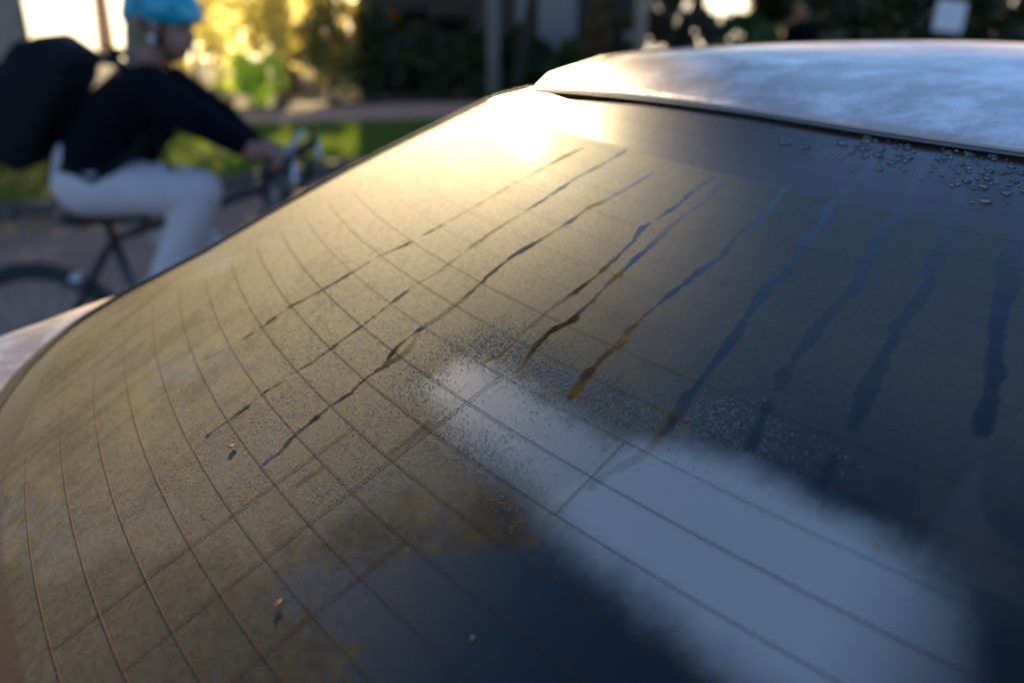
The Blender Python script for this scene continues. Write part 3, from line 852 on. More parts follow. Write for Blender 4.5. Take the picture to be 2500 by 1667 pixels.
def drop_mesh(name, a, k, rad, hgt, g):
    C = goff(a, k, .00015)
    N = gnormal(a, k)
    X = gsurf(a + 1e-3, k) - gsurf(a - 1e-3, k); X /= np.linalg.norm(X, axis=1)[:, None]
    Y = np.cross(N, X)
    n = len(a)
    th = g.normal(0, .6, n); c, s_ = np.cos(th)[:, None], np.sin(th)[:, None]
    X, Y = X * c + Y * s_, Y * c - X * s_
    el = g.uniform(.75, 1.5, n)
    # uneven outline
    wobv = 1 + g.normal(0, .13, (n, 25)); wobv[:, 24] = 1
    Vt = DV[None] * wobv[..., None] * np.array([1, 1, 1])
    P = C[:, None] + (X[:, None] * (Vt[..., 0:1] * (rad * el)[:, None, None]) + Y[:, None] * (Vt[..., 1:2] * rad[:, None, None]) + N[:, None] * (DV[None, :, 2:3] * (rad * hgt)[:, None, None]))
    F = (DF[None] + (np.arange(n) * 25)[:, None, None]).reshape(-1, 3)
    return mesh_np(name, P.reshape(-1, 3), F, 3)

def water_mat(ior=1.5, rough=.06, dmix=.68):
    m, nt, p = new_mat("water")
    nt.nodes.remove(p)
    out = nt.nodes["Material Output"]
    tr = nd(nt, "ShaderNodeBsdfTransparent"); tr.inputs[0].default_value = (.93, .94, .95, 1)
    gl = nd(nt, "ShaderNodeBsdfGlossy"); gl.inputs["Roughness"].default_value = rough
    fz = nd(nt, "ShaderNodeFresnel"); fz.inputs[0].default_value = ior
    df = nd(nt, "ShaderNodeBsdfDiffuse"); df.inputs[0].default_value = (.26, .235, .20, 1)
    m1 = nd(nt, "ShaderNodeMixShader"); m1.inputs[0].default_value = dmix
    nt.links.new(tr.outputs[0], m1.inputs[1]); nt.links.new(df.outputs[0], m1.inputs[2])
    m2 = nd(nt, "ShaderNodeMixShader"); nt.links.new(fz.outputs[0], m2.inputs[0]); nt.links.new(m1.outputs[0], m2.inputs[1]); nt.links.new(gl.outputs[0], m2.inputs[2])
    nt.links.new(m2.outputs[0], out.inputs["Surface"])
    return m
M_water = water_mat()
M_bead = water_mat(1.9, .08, .10)

g = np.random.default_rng(77)
n_try = 240000
da = g.uniform(-.80, -.14, n_try); dk = g.uniform(.5, 14.5, n_try)
pu_d = np.interp(da, [-.56, -.53, -.50, -.45, -.41, -.38, -.345, -.31, -.25, -.21, -.15], [9.9, 10.8, 11.1, 11.0, 11.0, 11.0, 11.7, 11.8, 11.6, 11.3, 10.6])
pl_d = np.interp(da, [-.56, -.52, -.485, -.43, -.39, -.35, -.30], [9.5, 9.7, 9.3, 9.15, 8.9, 8.6, 8.4])
kl_d = np.interp(da, [-.80, -.66, -.61, -.56, -.51, -.47, -.44], [1.0, 2.0, 3.4, 4.6, 5.6, 6.8, 8.2])
band = np.exp(-((dk - pu_d - .55) / .75) ** 2) * (1 - sst(-.36, -.24, da)) * sst(-.58, -.52, da)
band_lo = .75 * np.exp(-((dk - pl_d - .1) / .6) ** 2) * sst(-.58, -.53, da) * (1 - sst(-.42, -.33, da))
inside = .35 * ((dk > pl_d) & (dk < pu_d)) * (1 - sst(-.45, -.39, da))
leftz = .50 * sst(-.82, -.60, da) * (1 - sst(-.50, -.44, da)) * sst(-.6, 1.2, dk - kl_d) * (1 - sst(9, 12, dk))
patch_n = sst(.35, .62, vnoise(da * 30, dk * .6, 21))
pr = np.maximum(np.maximum(band, band_lo * (.4 + .6 * patch_n)), np.maximum(inside * patch_n, leftz * (.25 + .75 * patch_n)))
hit = np.zeros(n_try)
for w, pts in DRIPS:
    Pp = np.array(pts)
    o_ = np.argsort(Pp[:, 1])
    qd = np.interp(dk, Pp[o_, 1], Pp[o_, 0], left=9, right=9)
    hit = np.maximum(hit, (np.abs(da - qd) * GS < w * .00055 + .0006))
acc = (g.random(n_try) < pr * .62) & (hit < .5)
da, dk, bd = da[acc], dk[acc], np.maximum(band, band_lo)[acc]
rad = .00011 + .00021 * g.random(len(da)) ** 1.8 + .00019 * bd * g.random(len(da))
o = link("fine_drops", drop_mesh("fine_drops", da, dk, rad, np.full(len(da), .42), g), M_water, rw)
tag(o, kind="stuff")

# larger beads under the roof edge, each its own piece
bead_me = []
for v in range(6):
    gg = np.random.default_rng(200 + v)
    Vt = DV * (1 + gg.normal(0, .045, (25, 1))); Vt[:, 0] *= gg.uniform(1.0, 1.5)
    b_me = mesh_np("water_bead", Vt, DF, 3)
    b_me.materials.append(M_bead)
    b_me.polygons.foreach_set("use_smooth", [True] * len(b_me.polygons))
    bead_me.append(b_me)
cl = [(-.478, 22.6, 4), (-.468, 22.2, 2), (-.432, 23.2, 12), (-.42, 22.9, 8), (-.40, 22.4, 2), (-.394, 23.2, 14), (-.385, 22.8, 9), (-.372, 22.3, 3), (-.352, 23.3, 10),
      (-.34, 22.7, 9), (-.327, 23.3, 10), (-.318, 22.5, 8), (-.303, 23.1, 14), (-.292, 22.4, 12), (-.30, 21.7, 3), (-.27, 22.9, 12), (-.25, 22.6, 12)]
for ca, ck, cn in cl:
    for j in range(int(cn * 1.5)):
        a = ca + g.normal(0, .008); k = min(ck + g.normal(0, .32), 23.75)
        rr = .0006 + .0016 * g.random() ** 2.2
        if cn <= 4: rr *= 1.35
        o = bpy.data.objects.new("water_bead", random.choice(bead_me))
        COL.objects.link(o)
        o.parent = rw
        N = Vector(gnormal(a, k)); X = Vector(gsurf(a + .01, k) - gsurf(a - .01, k)).normalized(); Y = N.cross(X)
        M3 = Matrix((X, Y, N)).transposed()
        o.rotation_euler = (M3 @ Matrix.Rotation(g.normal(0, .3), 3, 'Z')).to_euler()
        o.scale = (rr, rr * g.uniform(.75, 1.0), rr * g.uniform(.85, 1.2))
        o.location = Vector(goff(a, k, .0002)) 

# dry leaf crumbs stuck on the wet pane
for a, k, sz in ((-.467, 4.69, .0022), (-.614, 5.77, .0024), (-.379, 10.62, .0011), (-.228, 11.28, .0014), (-.357, 6.48, .0010)):
    pos = goff(a, k, .0006)
    N = Vector(gnormal(a, k)); X = N.orthogonal().normalized(); Y = N.cross(X)
    pts = []
    for i in range(9):
        t = 2 * math.pi * i / 9
        r = sz * (.55 + .5 * random.random())
        pts.append(Vector(pos) + X * (r * math.cos(t)) + Y * (r * .6 * math.sin(t)) + N * (random.random() * sz * .35))
    me = bpy.data.meshes.new("leaf_scrap")
    top = [p_ + N * .0003 for p_ in pts]
    me.from_pydata([tuple(v) for v in pts + top], [], [tuple(range(9))[::-1], tuple(range(9, 18))] + [(i, (i + 1) % 9, 9 + (i + 1) % 9, 9 + i) for i in range(9)])
    o = link("leaf_scrap", me, M_leafbit, smooth=False)
    tag(o, {4.69: "orange brown leaf scrap on the glass in the lower left", 5.77: "pale brown leaf scrap on the misted glass at the left", 10.62: "tiny tan crumb on the pale band of the glass",
            11.28: "tiny tan crumb at the upper edge of the pale band, far right", 6.48: "faint brown speck on the dark blue lower part of the glass"}[k], "leaf scrap", "scraps of dry leaf stuck to the rear window")

# ---- roof
nu, ntt = 121, 90
ur = np.linspace(-1, 1, nu)
qr = ur * .875
E = goff(qr, ktop(qr), .0)
tt = np.concatenate([np.linspace(0, .4, 50), np.linspace(.42, 1.42, 40)])
s0, Lr, c0, tcr, s1 = .267, .150, .0039, .33, .047
h = np.where(tt < Lr, s0 * tt - s0 * tt * tt / (2 * Lr), s0 * Lr / 2 - s1 * (tt - Lr) ** 2)
crn = c0 * (1 - np.exp(-tt / tcr))
RP = E[:, None, :] + FWD * (tt[None, :, None] + .003)
RP[..., 2] += h[None] + crn[None] * (1 - ur[:, None] ** 2) + .0026 * (1 - .8 * ur[:, None] ** 8) + .0003
lipd = np.array([[.0, -.0], [.0, -.003], [.0025, -.0075]])
lip = np.stack([RP[:, 0] + FWD * d[0] + UPV * d[1] for d in ((-.0003, -.0006), (-.0003, -.0016), (.0006, -.0024), (.008, -.0030))], 1)[:, ::-1]
ROOF = np.concatenate([lip, RP], 1)
link("roof", grid_mesh("roof", ROOF), M_paint, car)
# dark glass panel in the roof, further forward
m_u = np.abs(ur) < .80
PP = E[m_u][:, None, :] + FWD * np.linspace(.62, 1.30, 20)[None, :, None]
hh = s0 * Lr / 2 - s1 * (np.linspace(.62, 1.30, 20) - Lr) ** 2
PP[..., 2] += hh[None] + .0155
link("sunroof", grid_mesh("sunroof", PP), M_glassdark, car)

# ---- seal round the pane
us = np.linspace(-1, 1, 161) * .875
out_k = np.concatenate([np.linspace(22.1, 1.4, 60), np.linspace(1.2, -.1, 8)])
left_q = -hw(out_k)
bot_q = np.linspace(-.93, .93, 90)
OQ = np.concatenate([left_q, bot_q, -left_q[::-1]])
OK = np.concatenate([out_k, kbot(bot_q), out_k[::-1]])
OUT = goff(OQ, OK, 0)
# outward direction along the outline (in the plane of the pane)
Tn = np.gradient(OUT, axis=0); Tn /= np.linalg.norm(Tn, axis=1)[:, None]
NN = gnormal(OQ, OK)
OD = np.cross(Tn, NN); OD /= np.linalg.norm(OD, axis=1)[:, None]
ctr = OUT.mean(0)
sg = np.sign(((OUT - ctr) * OD).sum(1))[:, None]
OD = OD * sg
for _ in range(6):
    OD[1:-1] = (OD[:-2] + OD[1:-1] * 2 + OD[2:]) / 4
OD /= np.linalg.norm(OD, axis=1)[:, None]
lowf = np.clip((3.5 - OK) / 4.0, 0, 1)
seal_w = .0016 + .0125 * lowf
prof = [(-.25, .0006), (.0, .0016), (.55, .0016), (1.0, -.003)]
SP = np.stack([OUT + OD * (d * seal_w)[:, None] + NN * z for d, z in prof], 1)
link("window_seal", grid_mesh("window_seal", SP), M_rubber, car)
tp = np.stack([E - FWD * .006 + UPV * .0008, E + UPV * .0012, E + FWD * .010 - UPV * .001], 1)
link("window_seal", grid_mesh("window_seal", tp), M_rubber, car)

# ---- body shell: an outline running from the left roof rail, round the pane, to the right roof rail, with walls falling to the sills
edge_in = OUT + OD * (seal_w * .98)[:, None] - NN * .002
hor = OD.copy(); hor[:, 2] = 0; hor /= np.linalg.norm(hor, axis=1)[:, None]
def rail(side):
    c = edge_in[0] if side < 0 else edge_in[-1]
    ts = np.concatenate([np.linspace(.03, 1.42, 22), np.linspace(1.5, 2.25, 10), np.linspace(2.35, 3.15, 10)])
    pts = []; hs = []
    for t in ts:
        z = c[2] + np.interp(t, tt, h) + .004 if t <= 1.42 else (np.interp(t, [1.42, 2.25, 2.9, 3.15], [c[2] + h[-1] + .002, 1.02, .86, .70]))
        inward = np.interp(t, [0, 1.42, 2.25, 3.0, 3.15], [0, .0, -.10, .0, .08])
        base_ = c + FWD * t
        hs.append(RGT * side)
        pts.append(np.array([base_[0], base_[1], z]) - RGT * side * inward)
    return np.array(pts), np.array(hs)
lr, lh = rail(-1); rr_, rh = rail(1)
EDGE = np.concatenate([lr[::-1], edge_in, rr_])
HOR = np.concatenate([lh[::-1], hor, rh])
NE = np.concatenate([np.tile(UPV, (len(lr), 1)), NN, np.tile(UPV, (len(rr_), 1))])
tail = np.concatenate([np.zeros(len(lr)), np.clip((6.0 - OK) / 5.0, 0, 1), np.zeros(len(rr_))])
rearw = np.clip(-(HOR @ FWD), 0, 1)
ztop = EDGE[:, 2]
rows = []
for f_, side_p, corner_p, rear_p in (
        (0, (0, 0), (0, 0), (0, 0)),
        (1, (.0085, .0006), (.012, .000), (.02, -.001)),
        (2, (.013, .008), (.040, .002), (.05, .004)),
        (3, (.022, .045), (.075, .012), (.08, .014)),
        (4, (.040, .085), (.100, .040), (.11, .045)),
        (5, (.10, .22), (.135, .13), (.14, .16)),
        (6, (.20, .50), (.19, .42), (.17, .42)),
        (7, (.225, .78), (.22, .70), (.20, .62)),
        (8, (.215, 1.0), (.21, .92), (.22, .84)),
        (9, (.17, 1.17), (.15, 1.05), (.16, 1.0))):
    d = side_p[0] * (1 - tail) + corner_p[0] * tail * (1 - rearw) + rear_p[0] * tail * rearw
    dz = side_p[1] * (1 - tail) + corner_p[1] * tail * (1 - rearw) + rear_p[1] * tail * rearw
    sc = np.minimum(1, (ztop - .28) / 1.17)
    dz = np.where(f_ > 4, dz * sc, dz)
    rows.append(EDGE + HOR * d[:, None] - UPV * dz[:, None])
SH = np.stack(rows, 1)
for _ in range(3):
    SH[1:-1, 2:] = (SH[:-2, 2:] + 2 * SH[1:-1, 2:] + SH[2:, 2:]) / 4
link("body", grid_mesh("body", SH), M_paint, car)

# windscreen, bonnet, nose
nl = len(lr)
LI = lr; RI = rr_
def span(i0, i1, bulge, name, m, drop=.0):
    P = []
    for i in range(i0, i1):
        w = np.linspace(0, 1, 25)[:, None]
        row = LI[i] * (1 - w) + RI[i] * w
        row = row + UPV * (bulge * (1 - (2 * w - 1) ** 2) + drop)
        P.append(row)
    return link(name, grid_mesh(name, np.array(P)), m, car)
span(21, 32, .03, "windscreen", M_glassdark)
span(31, nl, .04, "bonnet", M_paint)
front_l, front_r = LI[-1], RI[-1]
w = np.linspace(0, 1, 25)[:, None]
toprow = front_l * (1 - w) + front_r * w + UPV * (.04 * (1 - (2 * w - 1) ** 2))
NP = np.stack([toprow + FWD * (.04 * np.sin(math.pi * w)) * z_ + FWD * f_ - UPV * z_ for z_, f_ in ((0, 0), (.12, .05), (.25, .06), (.42, .02))], 1)
link("front_bumper", grid_mesh("front_bumper", NP), M_paint, car)

def oriented_box(name, c, size, m, parent, bevel=.01):
    me = boxes(name, [((0, 0, 0), size, 0)], bevel)
    me.transform(Matrix.Translation(c) @ Matrix.Rotation(-Q[0], 4, 'Z'))
    return link(name, me, m, parent)
ctr_r = RGT * (Q[1] * GS)
def carp(r, b_, z):
    v = ctr_r + RGT * r + FWD * b_
    return Vector((v[0], v[1], z))
oriented_box("grille", carp(0, 3.62, .52), (.9, .08, .16), M_blackplastic, car)
for s_ in (-1, 1):
    oriented_box("headlight", carp(.52 * s_, 3.58, .66), (.30, .14, .11), M_clearlamp, car, .03)
    oriented_box("tail_light", carp(.64 * s_, -.055, .98), (.24, .10, .17), M_red, car, .03)
oriented_box("rear_bumper", carp(0, -.09, .48), (1.46, .14, .22), M_blackplastic, car, .05)
# side windows on the shell
for s_ in (-1, 1):
    src = lr if s_ < 0 else rr_
    for i0, i1 in ((1, 9), (10, 20)):
        P = []
        for i in range(i0, i1 + 1):
            c = src[i]
            P.append([c + RGT * s_ * d + RGT * s_ * .006 - UPV * z_ for d, z_ in ((.024, .048), (.042, .088), (.07, .15), (.098, .212))])
        link("side_window", grid_mesh("side_window", np.array(P)), M_glassdark, car)
# wheels
for s_ in (-1, 1):
    for b_ in (.38, 2.98):
        c = carp(.74 * s_, b_, .325)
        ax = Vector(RGT * s_)
        wv = link("wheel", torus_mesh("wheel", c, ax, .235, .09, 40, 12, 1.15), M_rubber, car)
        link("rim", tubes("rim", [([c - ax * .08, c + ax * .075, c + ax * .085], [.205, .205, .16])] +
             [([c + ax * .09, c + ax * .085 + (ax.orthogonal().normalized() * math.cos(t) + ax.cross(ax.orthogonal().normalized()) * math.sin(t)) * .18], [.03, .02]) for t in np.arange(5) * 2 * math.pi / 5], 20), M_rim, wv)
# interior seen through the clear streaks
P = np.array([[carp(r, b_, z) for r in np.linspace(-.66, .66, 9)] for b_, z in ((.0, 1.18), (.12, 1.20), (.30, 1.215), (.42, 1.215), (.44, 1.12), (.44, .5))])
link("parcel_shelf", grid_mesh("parcel_shelf", P), M_shelf, car)
for s_ in (-.36, 0.0, .36):
    oriented_box("headrest", carp(s_, .50, 1.275), (.25, .09, .14), M_seatcloth, car, .035)
oriented_box("rear_seat", carp(0, .53, 1.0), (1.24, .16, .42), M_seatcloth, car, .05)

# ------------------------------------------------------------------ bicycle
BY = 3.15
hub = Vector((-1.577, BY, .352)); bbk = Vector((-1.165, BY, .285)); seatc = Vector((-1.30, BY, .80)); sad = Vector((-1.31, BY, .855))
htop = Vector((-.785, BY, .950)); hbot = Vector((-.755, BY, .76)); fhub = Vector((-.60, BY, .352))
bike = empty("bicycle", (-1.165, BY, 0), "dark drop bar bicycle ridden by the person in the cyan helmet", "bicycle")
link("frame", tubes("frame", [([bbk, seatc], .017), ([bbk, hbot], .019), ([seatc + Vector((0, 0, -.02)), htop], .016),
                              ([htop + Vector((-.006, 0, .02)), hbot], .021),
                              ([hub + Vector((0, -.05, 0)), bbk + Vector((0, -.025, 0))], .010), ([hub + Vector((0, .05, 0)), bbk + Vector((0, .025, 0))], .010),
                              ([hub + Vector((0, -.055, 0)), seatc + Vector((0, -.018, -.03))], .0105), ([hub + Vector((0, .055, 0)), seatc + Vector((0, .018, -.03))], .0105)], 10), M_frame, bike)
link("fork", tubes("fork", [([hbot, hbot + Vector((.02, -.05, -.06)), fhub + Vector((-.03, -.05, .1)), fhub + Vector((0, -.05, 0))], [.018, .015, .012, .010]),
                            ([hbot, hbot + Vector((.02, .05, -.06)), fhub + Vector((-.03, .05, .1)), fhub + Vector((0, .05, 0))], [.018, .015, .012, .010])], 8), M_frame, bike)
for c in (hub, fhub):
    wv = link("wheel", torus_mesh("tyre", c, (0, 1, 0), .331, .021, 64, 10), M_rubber, bike)
    link("rim", torus_mesh("rim", c, (0, 1, 0), .303, .013, 64, 8), M_blackplastic, wv)
    sp = []
    for i in range(24):
        t = 2 * math.pi * i / 24
        sp.append(([c + Vector((.02 * math.cos(t + .5), .02 * (-1) ** i, .02 * math.sin(t + .5))), c + Vector((.3 * math.cos(t), 0, .3 * math.sin(t)))], .0011))
    link("spokes", tubes("spokes", sp, 4), M_metal, wv)
    link("hub", tubes("hub", [([c + Vector((0, -.05, 0)), c + Vector((0, .05, 0))], .022)], 12), M_metal, wv)
link("seat_post", tubes("seat_post", [([seatc, seatc + (seatc - bbk).normalized() * .05], .0135)], 10), M_blackplastic, bike)
voxel_body("saddle", [(sad + Vector((-.12, 0, .0)), sad + Vector((.13, 0, -.005)), .035, .016)], [((sad.x - .09, BY, sad.z), (.07, .075, .028), (0, 0, 0))], .008, M_blackplastic, bike)
link("handlebar", tubes("handlebar", [([htop, htop + Vector((.0, 0, .055)), htop + Vector((.05, 0, .075))], [.018, .018, .016])] +
     [([htop + Vector((.05, 0, .075)), htop + Vector((.05, .18 * s_, .075)), htop + Vector((.085, .20 * s_, .07)), htop + Vector((.105, .205 * s_, .03)), htop + Vector((.08, .205 * s_, -.04)), htop + Vector((.02, .205 * s_, -.05))], .0125) for s_ in (-1, 1)], 10), M_blackplastic, bike)
for s_ in (-1, 1):
    hb = htop + Vector((.085, .20 * s_, .085))
    lv = link("brake_hood", tubes("brake_hood", [([hb + Vector((-.03, 0, -.01)), hb + Vector((.03, 0, .02)), hb + Vector((.05, 0, .05))], [.017, .018, .013])], 10), M_blackplastic, bike)
    link("brake_lever", tubes("brake_lever", [([hb + Vector((.05, 0, .03)), hb + Vector((.055, 0, -.04)), hb + Vector((.02, 0, -.10))], [.008, .007, .005])], 8), M_metal, lv)
# pale flat phone in a holder, standing off the bar
ph = link("phone_holder", boxes("phone_holder", [((-.686, BY - .03, 1.083), (.014, .07, .115), 0)], .004), M_paleplast, bike)
ph.data.transform(Matrix.Translation((-.686, BY, 1.083)) @ Matrix.Rotation(R(40), 4, 'Y') @ Matrix.Translation((.686, -BY, -1.083)))
link("chainring", torus_mesh("chainring", bbk + Vector((0, -.045, 0)), (0, 1, 0), .088, .006, 36, 6), M_metal, bike)
ped_u = bbk + Vector((.06, -.09, .155)); ped_d = bbk + Vector((-.06, .09, -.155))
link("crank", tubes("crank", [([bbk + Vector((0, -.06, 0)), ped_u + Vector((0, .03, 0))], [.014, .010])], 8), M_metal, bike)
link("crank", tubes("crank", [([bbk + Vector((0, .06, 0)), ped_d + Vector((0, -.03, 0))], [.014, .010])], 8), M_metal, bike)
for pd, s_ in ((ped_u, -1), (ped_d, 1)):
    link("pedal", boxes("pedal", [((pd.x, pd.y + .02 * s_, pd.z), (.09, .085, .02), 0)], .005), M_blackplastic, bike)
link("rear_reflector", tubes("rear_reflector", [([Vector((-1.405, BY - .07, .66)), Vector((-1.405, BY - .045, .66))], .022)], 14), M_metal, bike)

# ------------------------------------------------------------------ cyclist
pb = empty("person", (-1.31, BY, 0), "cyclist in navy jumper, pale trousers and cyan helmet riding to the right", "person")
def V3(x, y, z): return Vector((x, BY + y, z))
headc = V3(-1.055, 0, 1.435)
neck0 = V3(-1.155, 0, 1.275); pelv = V3(-1.335, 0, .965)
shN, shF = V3(-1.060, -.175, 1.262), V3(-1.115, .175, 1.235)
elN, elF = V3(-.910, -.235, 1.195), V3(-.96, .19, 1.13)
wrN, wrF = V3(-.800, -.205, 1.108), V3(-.83, .12, 1.062)
hiN, hiF = V3(-1.315, -.085, .972), V3(-1.335, .085, .95)
knN, knF = V3(-.965, -.10, .955), V3(-1.035, .105, .72)
anN = Vector((ped_u.x - .05, ped_u.y, ped_u.z + .085)); anF = Vector((ped_d.x - .06, ped_d.y, ped_d.z + .09))
caps = [(pelv, V3(-1.25, 0, 1.13), .115, .12), (V3(-1.25, 0, 1.13), V3(-1.15, 0, 1.24), .12, .10), (neck0, headc + Vector((-.02, 0, -.06)), .055, .055)]
for sh, el, wr, hi, kn, an, sy in ((shN, elN, wrN, hiN, knN, anN, -1), (shF, elF, wrF, hiF, knF, anF, 1)):
    caps += [(sh, el, .052, .042), (el, wr, .040, .027), (hi, kn, .08, .055), (kn, an, .05, .036), (an, an + Vector((.14, 0, -.055)), .034, .026)]
    pm = wr + Vector((.055, -.0 * sy, -.016))
    caps += [(wr, pm, .027, .030)]
    for fi, (off, ln) in enumerate(((-.026, .030), (-.009, .036), (.009, .034), (.026, .028))):
        k0 = pm + Vector((.02, off, .006)); k1 = k0 + Vector((ln, 0, -.012)); k2 = k1 + Vector((.010, 0, -ln * .9)); k3 = k2 + Vector((-.018, 0, -.012))
        caps += [(k0, k1, .0105, .0098), (k1, k2, .0098, .009), (k2, k3, .009, .0085)]
    t0 = pm + Vector((-.01, .03 * -sy, -.004)); t1 = t0 + Vector((.028, -.012 * sy, -.022)); t2 = t1 + Vector((.026, .004 * sy, -.018))
    caps += [(t0, t1, .013, .011), (t1, t2, .011, .0095)]
hd = headc
HS = .87
ells = [((hd.x - .012, hd.y, hd.z + .02), (.098, .076, .105), (0, R(10), 0)), ((hd.x + .032, hd.y, hd.z - .045), (.062, .058, .072), (0, R(15), 0)),
        ((hd.x + .055, hd.y, hd.z - .092), (.026, .028, .022), (0, 0, 0)),                   # chin
        ((hd.x + .094, hd.y, hd.z - .028), (.022, .014, .022), (0, R(-25), 0)),              # nose
        ((hd.x + .084, hd.y, hd.z - .070), (.012, .024, .008), (0, 0, 0)),                   # mouth
        ((hd.x - .015, hd.y - .078, hd.z - .022), (.022, .010, .034), (0, 0, 0)), ((hd.x - .015, hd.y + .078, hd.z - .022), (.022, .010, .034), (0, 0, 0)),
        ((hd.x + .077, hd.y - .032, hd.z + .012), (.015, .018, .010), (0, 0, 0)), ((hd.x + .077, hd.y + .032, hd.z + .012), (.015, .018, .010), (0, 0, 0))]
ells = [((hd.x + (c[0] - hd.x) * HS, hd.y + (c[1] - hd.y) * HS, hd.z + (c[2] - hd.z) * HS), (r[0] * HS, r[1] * HS, r[2] * HS), e) for c, r, e in ells]
voxel_body("body", caps, ells, .0085, M_skin, pb, 4)
for s_ in (-1, 1):
    link("eye", tubes("eye", [([hd + Vector((.0696, .028 * s_, .005)), hd + Vector((.0761, .028 * s_, .004))], [.011, .006])], 12), M_blackplastic, pb)
# jumper: torso and sleeves
jc = [(V3(-1.325, 0, 1.03), V3(-1.24, 0, 1.12), .128, .135), (V3(-1.24, 0, 1.12), V3(-1.155, 0, 1.215), .135, .115), (V3(-1.165, 0, 1.215), V3(-1.145, 0, 1.275), .10, .068)]
for s_ in (-1, 1):
    jc += [(V3(-1.29, .06 * s_, 1.04), V3(-1.18, .09 * s_, 1.18), .108, .102), (V3(-1.19, .09 * s_, 1.19), (shN if s_ < 0 else shF), .10, .083)]
jc += [(shN, elN, .072, .056), (elN, wrN + Vector((.005, 0, .005)), .055, .036), (shF, elF, .080, .066), (elF, wrF + Vector((-.02, 0, .008)), .064, .042)]
jc += [(V3(-1.20, 0, 1.10), V3(-1.13, 0, 1.17), .11, .09)]
voxel_body("jumper", jc, [], .011, M_navy, pb, 6)
tcaps = [(V3(-1.325, -.05, .975), V3(-1.325, .05, .975), .112, .112), (V3(-1.32, -.04, 1.03), V3(-1.32, .04, 1.03), .108, .108)]
for hi, kn, an in ((hiN, knN, anN), (hiF, knF, anF)):
    tcaps += [(hi, kn, .100, .070), (kn, kn.lerp(an, .35), .069, .066), (kn.lerp(an, .35), an + Vector((0, 0, .03)), .066, .055)]
voxel_body("trousers", tcaps, [], .011, M_trousers, pb, 6)
for an, s_ in ((anN, -1), (anF, 1)):
    voxel_body("shoe", [(an + Vector((-.03, 0, -.045)), an + Vector((.17, 0, -.072)), .042, .032)], [((an.x + .02, an.y, an.z - .02), (.05, .043, .05), (0, 0, 0))], .008, M_shoe, pb)
voxel_body("hair", [(hd + (Vector((-.085, 0, .0)) * HS), hd + (Vector((-.105, 0, -.10)) * HS), .042, .035), (hd + (Vector((-.105, 0, -.10)) * HS), hd + (Vector((-.135, 0, -.185)) * HS), .032, .020)],
           [((hd.x - .030, hd.y, hd.z + .026), (.077, .071, .078), (0, 0, 0))], .008, M_hair, pb)
# helmet shell with vents, visor edge and strap
hel = voxel_body("helmet", [], [((hd.x + .004, hd.y, hd.z + .060), (.119, .084, .070), (0, R(7), 0)), ((hd.x + .074, hd.y, hd.z + .030), (.054, .064, .021), (0, R(9), 0)),
                                ((hd.x - .084, hd.y, hd.z + .042), (.034, .060, .047), (0, R(10), 0))], .008, M_helmet, pb)
for s_ in (-1, 1):
    for i in range(3):
        cx = hd.x - .038 + i * .045
        link("helmet_vent", boxes("helmet_vent", [((cx, hd.y + s_ * (.0775 - .005 * i), hd.z + .072 - .007 * i), (.028, .018, .011), R(0))], .004), M_helmdark, hel)
    link("helmet_strap", tubes("helmet_strap", [([hd + (Vector((.03, .084 * s_, .03)) * HS), hd + (Vector((.012, .083 * s_, -.05)) * HS), hd + (Vector((.045, .045 * s_, -.118)) * HS)], .006),
                                                ([hd + (Vector((-.05, .084 * s_, .03)) * HS), hd + (Vector((.012, .083 * s_, -.05)) * HS)], .006)], 6), M_navy, hel)
link("earphone", tubes("earphone", [([hd + (Vector((-.012, -.094, -.022)) * HS), hd + (Vector((-.006, -.099, -.05)) * HS)], [.010, .006])], 8), M_shoe, pb)

# backpack, a thing of its own
bp_ = empty("backpack", (-1.45, BY, 1.08), "large black backpack on the cyclist's back", "backpack")
pkd = (V3(-1.15, 0, 1.40) - V3(-1.40, 0, 1.02)).normalized()
ang = math.atan2(pkd.x, pkd.z)
M_ = Matrix.Translation(V3(-1.470, 0, 1.225)) @ Matrix.Rotation(R(35), 4, 'Y')
def pk(name, c, s, bev, m, par):
    me = boxes(name, [(c, s, 0)], bev)
    me.transform(M_)
    return link(name, me, m, par)
pk("bag", (.0, 0, -.02), (.20, .29, .37), .05, M_pack, bp_)
pk("roll_top", (.015, 0, .172), (.14, .28, .065), .03, M_pack, bp_)
pk("front_pocket", (-.105, 0, -.07), (.06, .26, .24), .025, M_pack, bp_)
pk("buckle", (.0, 0, .21), (.05, .04, .012), .004, M_blackplastic, bp_)
for s_ in (-1, 1):
    link("shoulder_strap", tubes("shoulder_strap", [([V3(-1.27, .10 * s_, 1.36), V3(-1.16, .125 * s_, 1.345), V3(-1.06, .13 * s_, 1.24), V3(-1.12, .15 * s_, 1.09), V3(-1.26, .165 * s_, 1.00), V3(-1.36, .15 * s_, 1.04)], .016)], 6), M_pack, bp_)
link("strap_end", tubes("strap_end", [([V3(-1.065, -.15, 1.17), V3(-1.05, -.16, 1.10), V3(-1.02, -.16, 1.03)], [.007, .007, .009])], 6), M_pack, bp_)

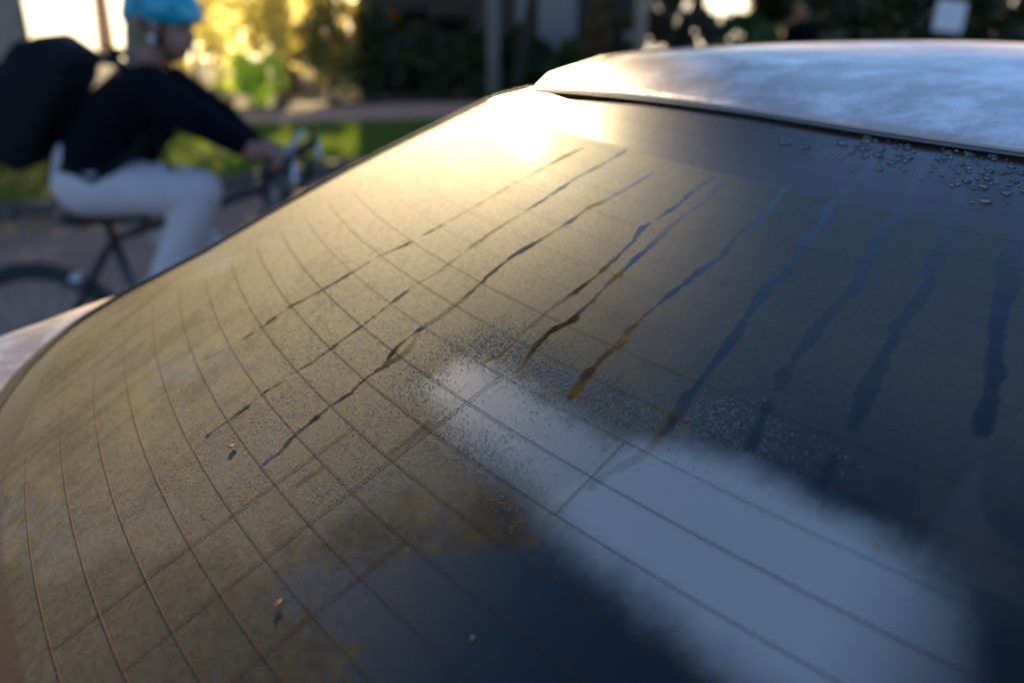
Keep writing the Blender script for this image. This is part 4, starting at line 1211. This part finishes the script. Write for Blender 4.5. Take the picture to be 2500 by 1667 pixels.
# ------------------------------------------------------------------ distant seated person on a bench
bn = empty("bench", (3.88, 14.0, 0.085), "dark wooden bench in front of the dark hedge, half hidden by the car roof", "bench")
for i in range(4):
    link("slat", boxes("slat", [((3.88, 13.80 + i * .11, .52), (1.4, .09, .03), 0)], .006), M_bench, bn)
for i in range(2):
    link("slat", boxes("slat", [((3.88, 14.21 + .02 * i, .72 + .14 * i), (1.4, .03, .10), 0)], .006), M_bench, bn)
for x in (3.3, 4.46):
    link("leg", boxes("leg", [((x, 13.96, .295), (.06, .42, .42), 0), ((x, 14.25, .60), (.05, .04, .56), 0)], .006), M_barkdark, bn)
ps = empty("person", (3.88, 13.9, 0.54), "seated person in a dark navy coat in front of the dark hedge", "person")
def S3(x, y, z): return Vector((3.88 + x, 13.98 + y, z))
sc_ = [(S3(0, .05, .66), S3(0, .10, .98), .12, .13), (S3(0, .09, 1.0), S3(0, .05, 1.12), .05, .05)]
for s_ in (-1, 1):
    sc_ += [(S3(.17 * s_, .09, .97), S3(.22 * s_, .0, .76), .05, .042), (S3(.22 * s_, .0, .76), S3(.08 * s_, -.2, .69), .04, .028), (S3(.08 * s_, -.2, .69), S3(.05 * s_, -.26, .68), .03, .025),
            (S3(.09 * s_, .02, .62), S3(.10 * s_, -.40, .62), .075, .055), (S3(.10 * s_, -.40, .62), S3(.10 * s_, -.42, .18), .05, .04), (S3(.10 * s_, -.42, .16), S3(.10 * s_, -.54, .13), .035, .03)]
voxel_body("body", sc_, [(S3(0, .04, 1.17), (.075, .09, .115), (0, 0, 0)), (S3(0, -.045, 1.15), (.012, .02, .02), (0, 0, 0))], .012, M_skin, ps)
voxel_body("coat", [(S3(0, .05, .66), S3(0, .10, .98), .17, .155)] + [c for s_ in (-1, 1) for c in ((S3(.15 * s_, .09, .98), S3(.22 * s_, .0, .76), .08, .065), (S3(.22 * s_, .0, .76), S3(.09 * s_, -.19, .69), .063, .045))], [], .014, M_navy, ps)
voxel_body("trousers", [c for s_ in (-1, 1) for c in ((S3(.09 * s_, .02, .63), S3(.10 * s_, -.40, .63), .09, .07), (S3(.10 * s_, -.40, .63), S3(.10 * s_, -.42, .22), .068, .055))], [], .014, M_navy, ps)
voxel_body("hair", [], [(S3(0, .065, 1.20), (.084, .09, .11), (0, 0, 0))], .012, M_barkdark, ps)
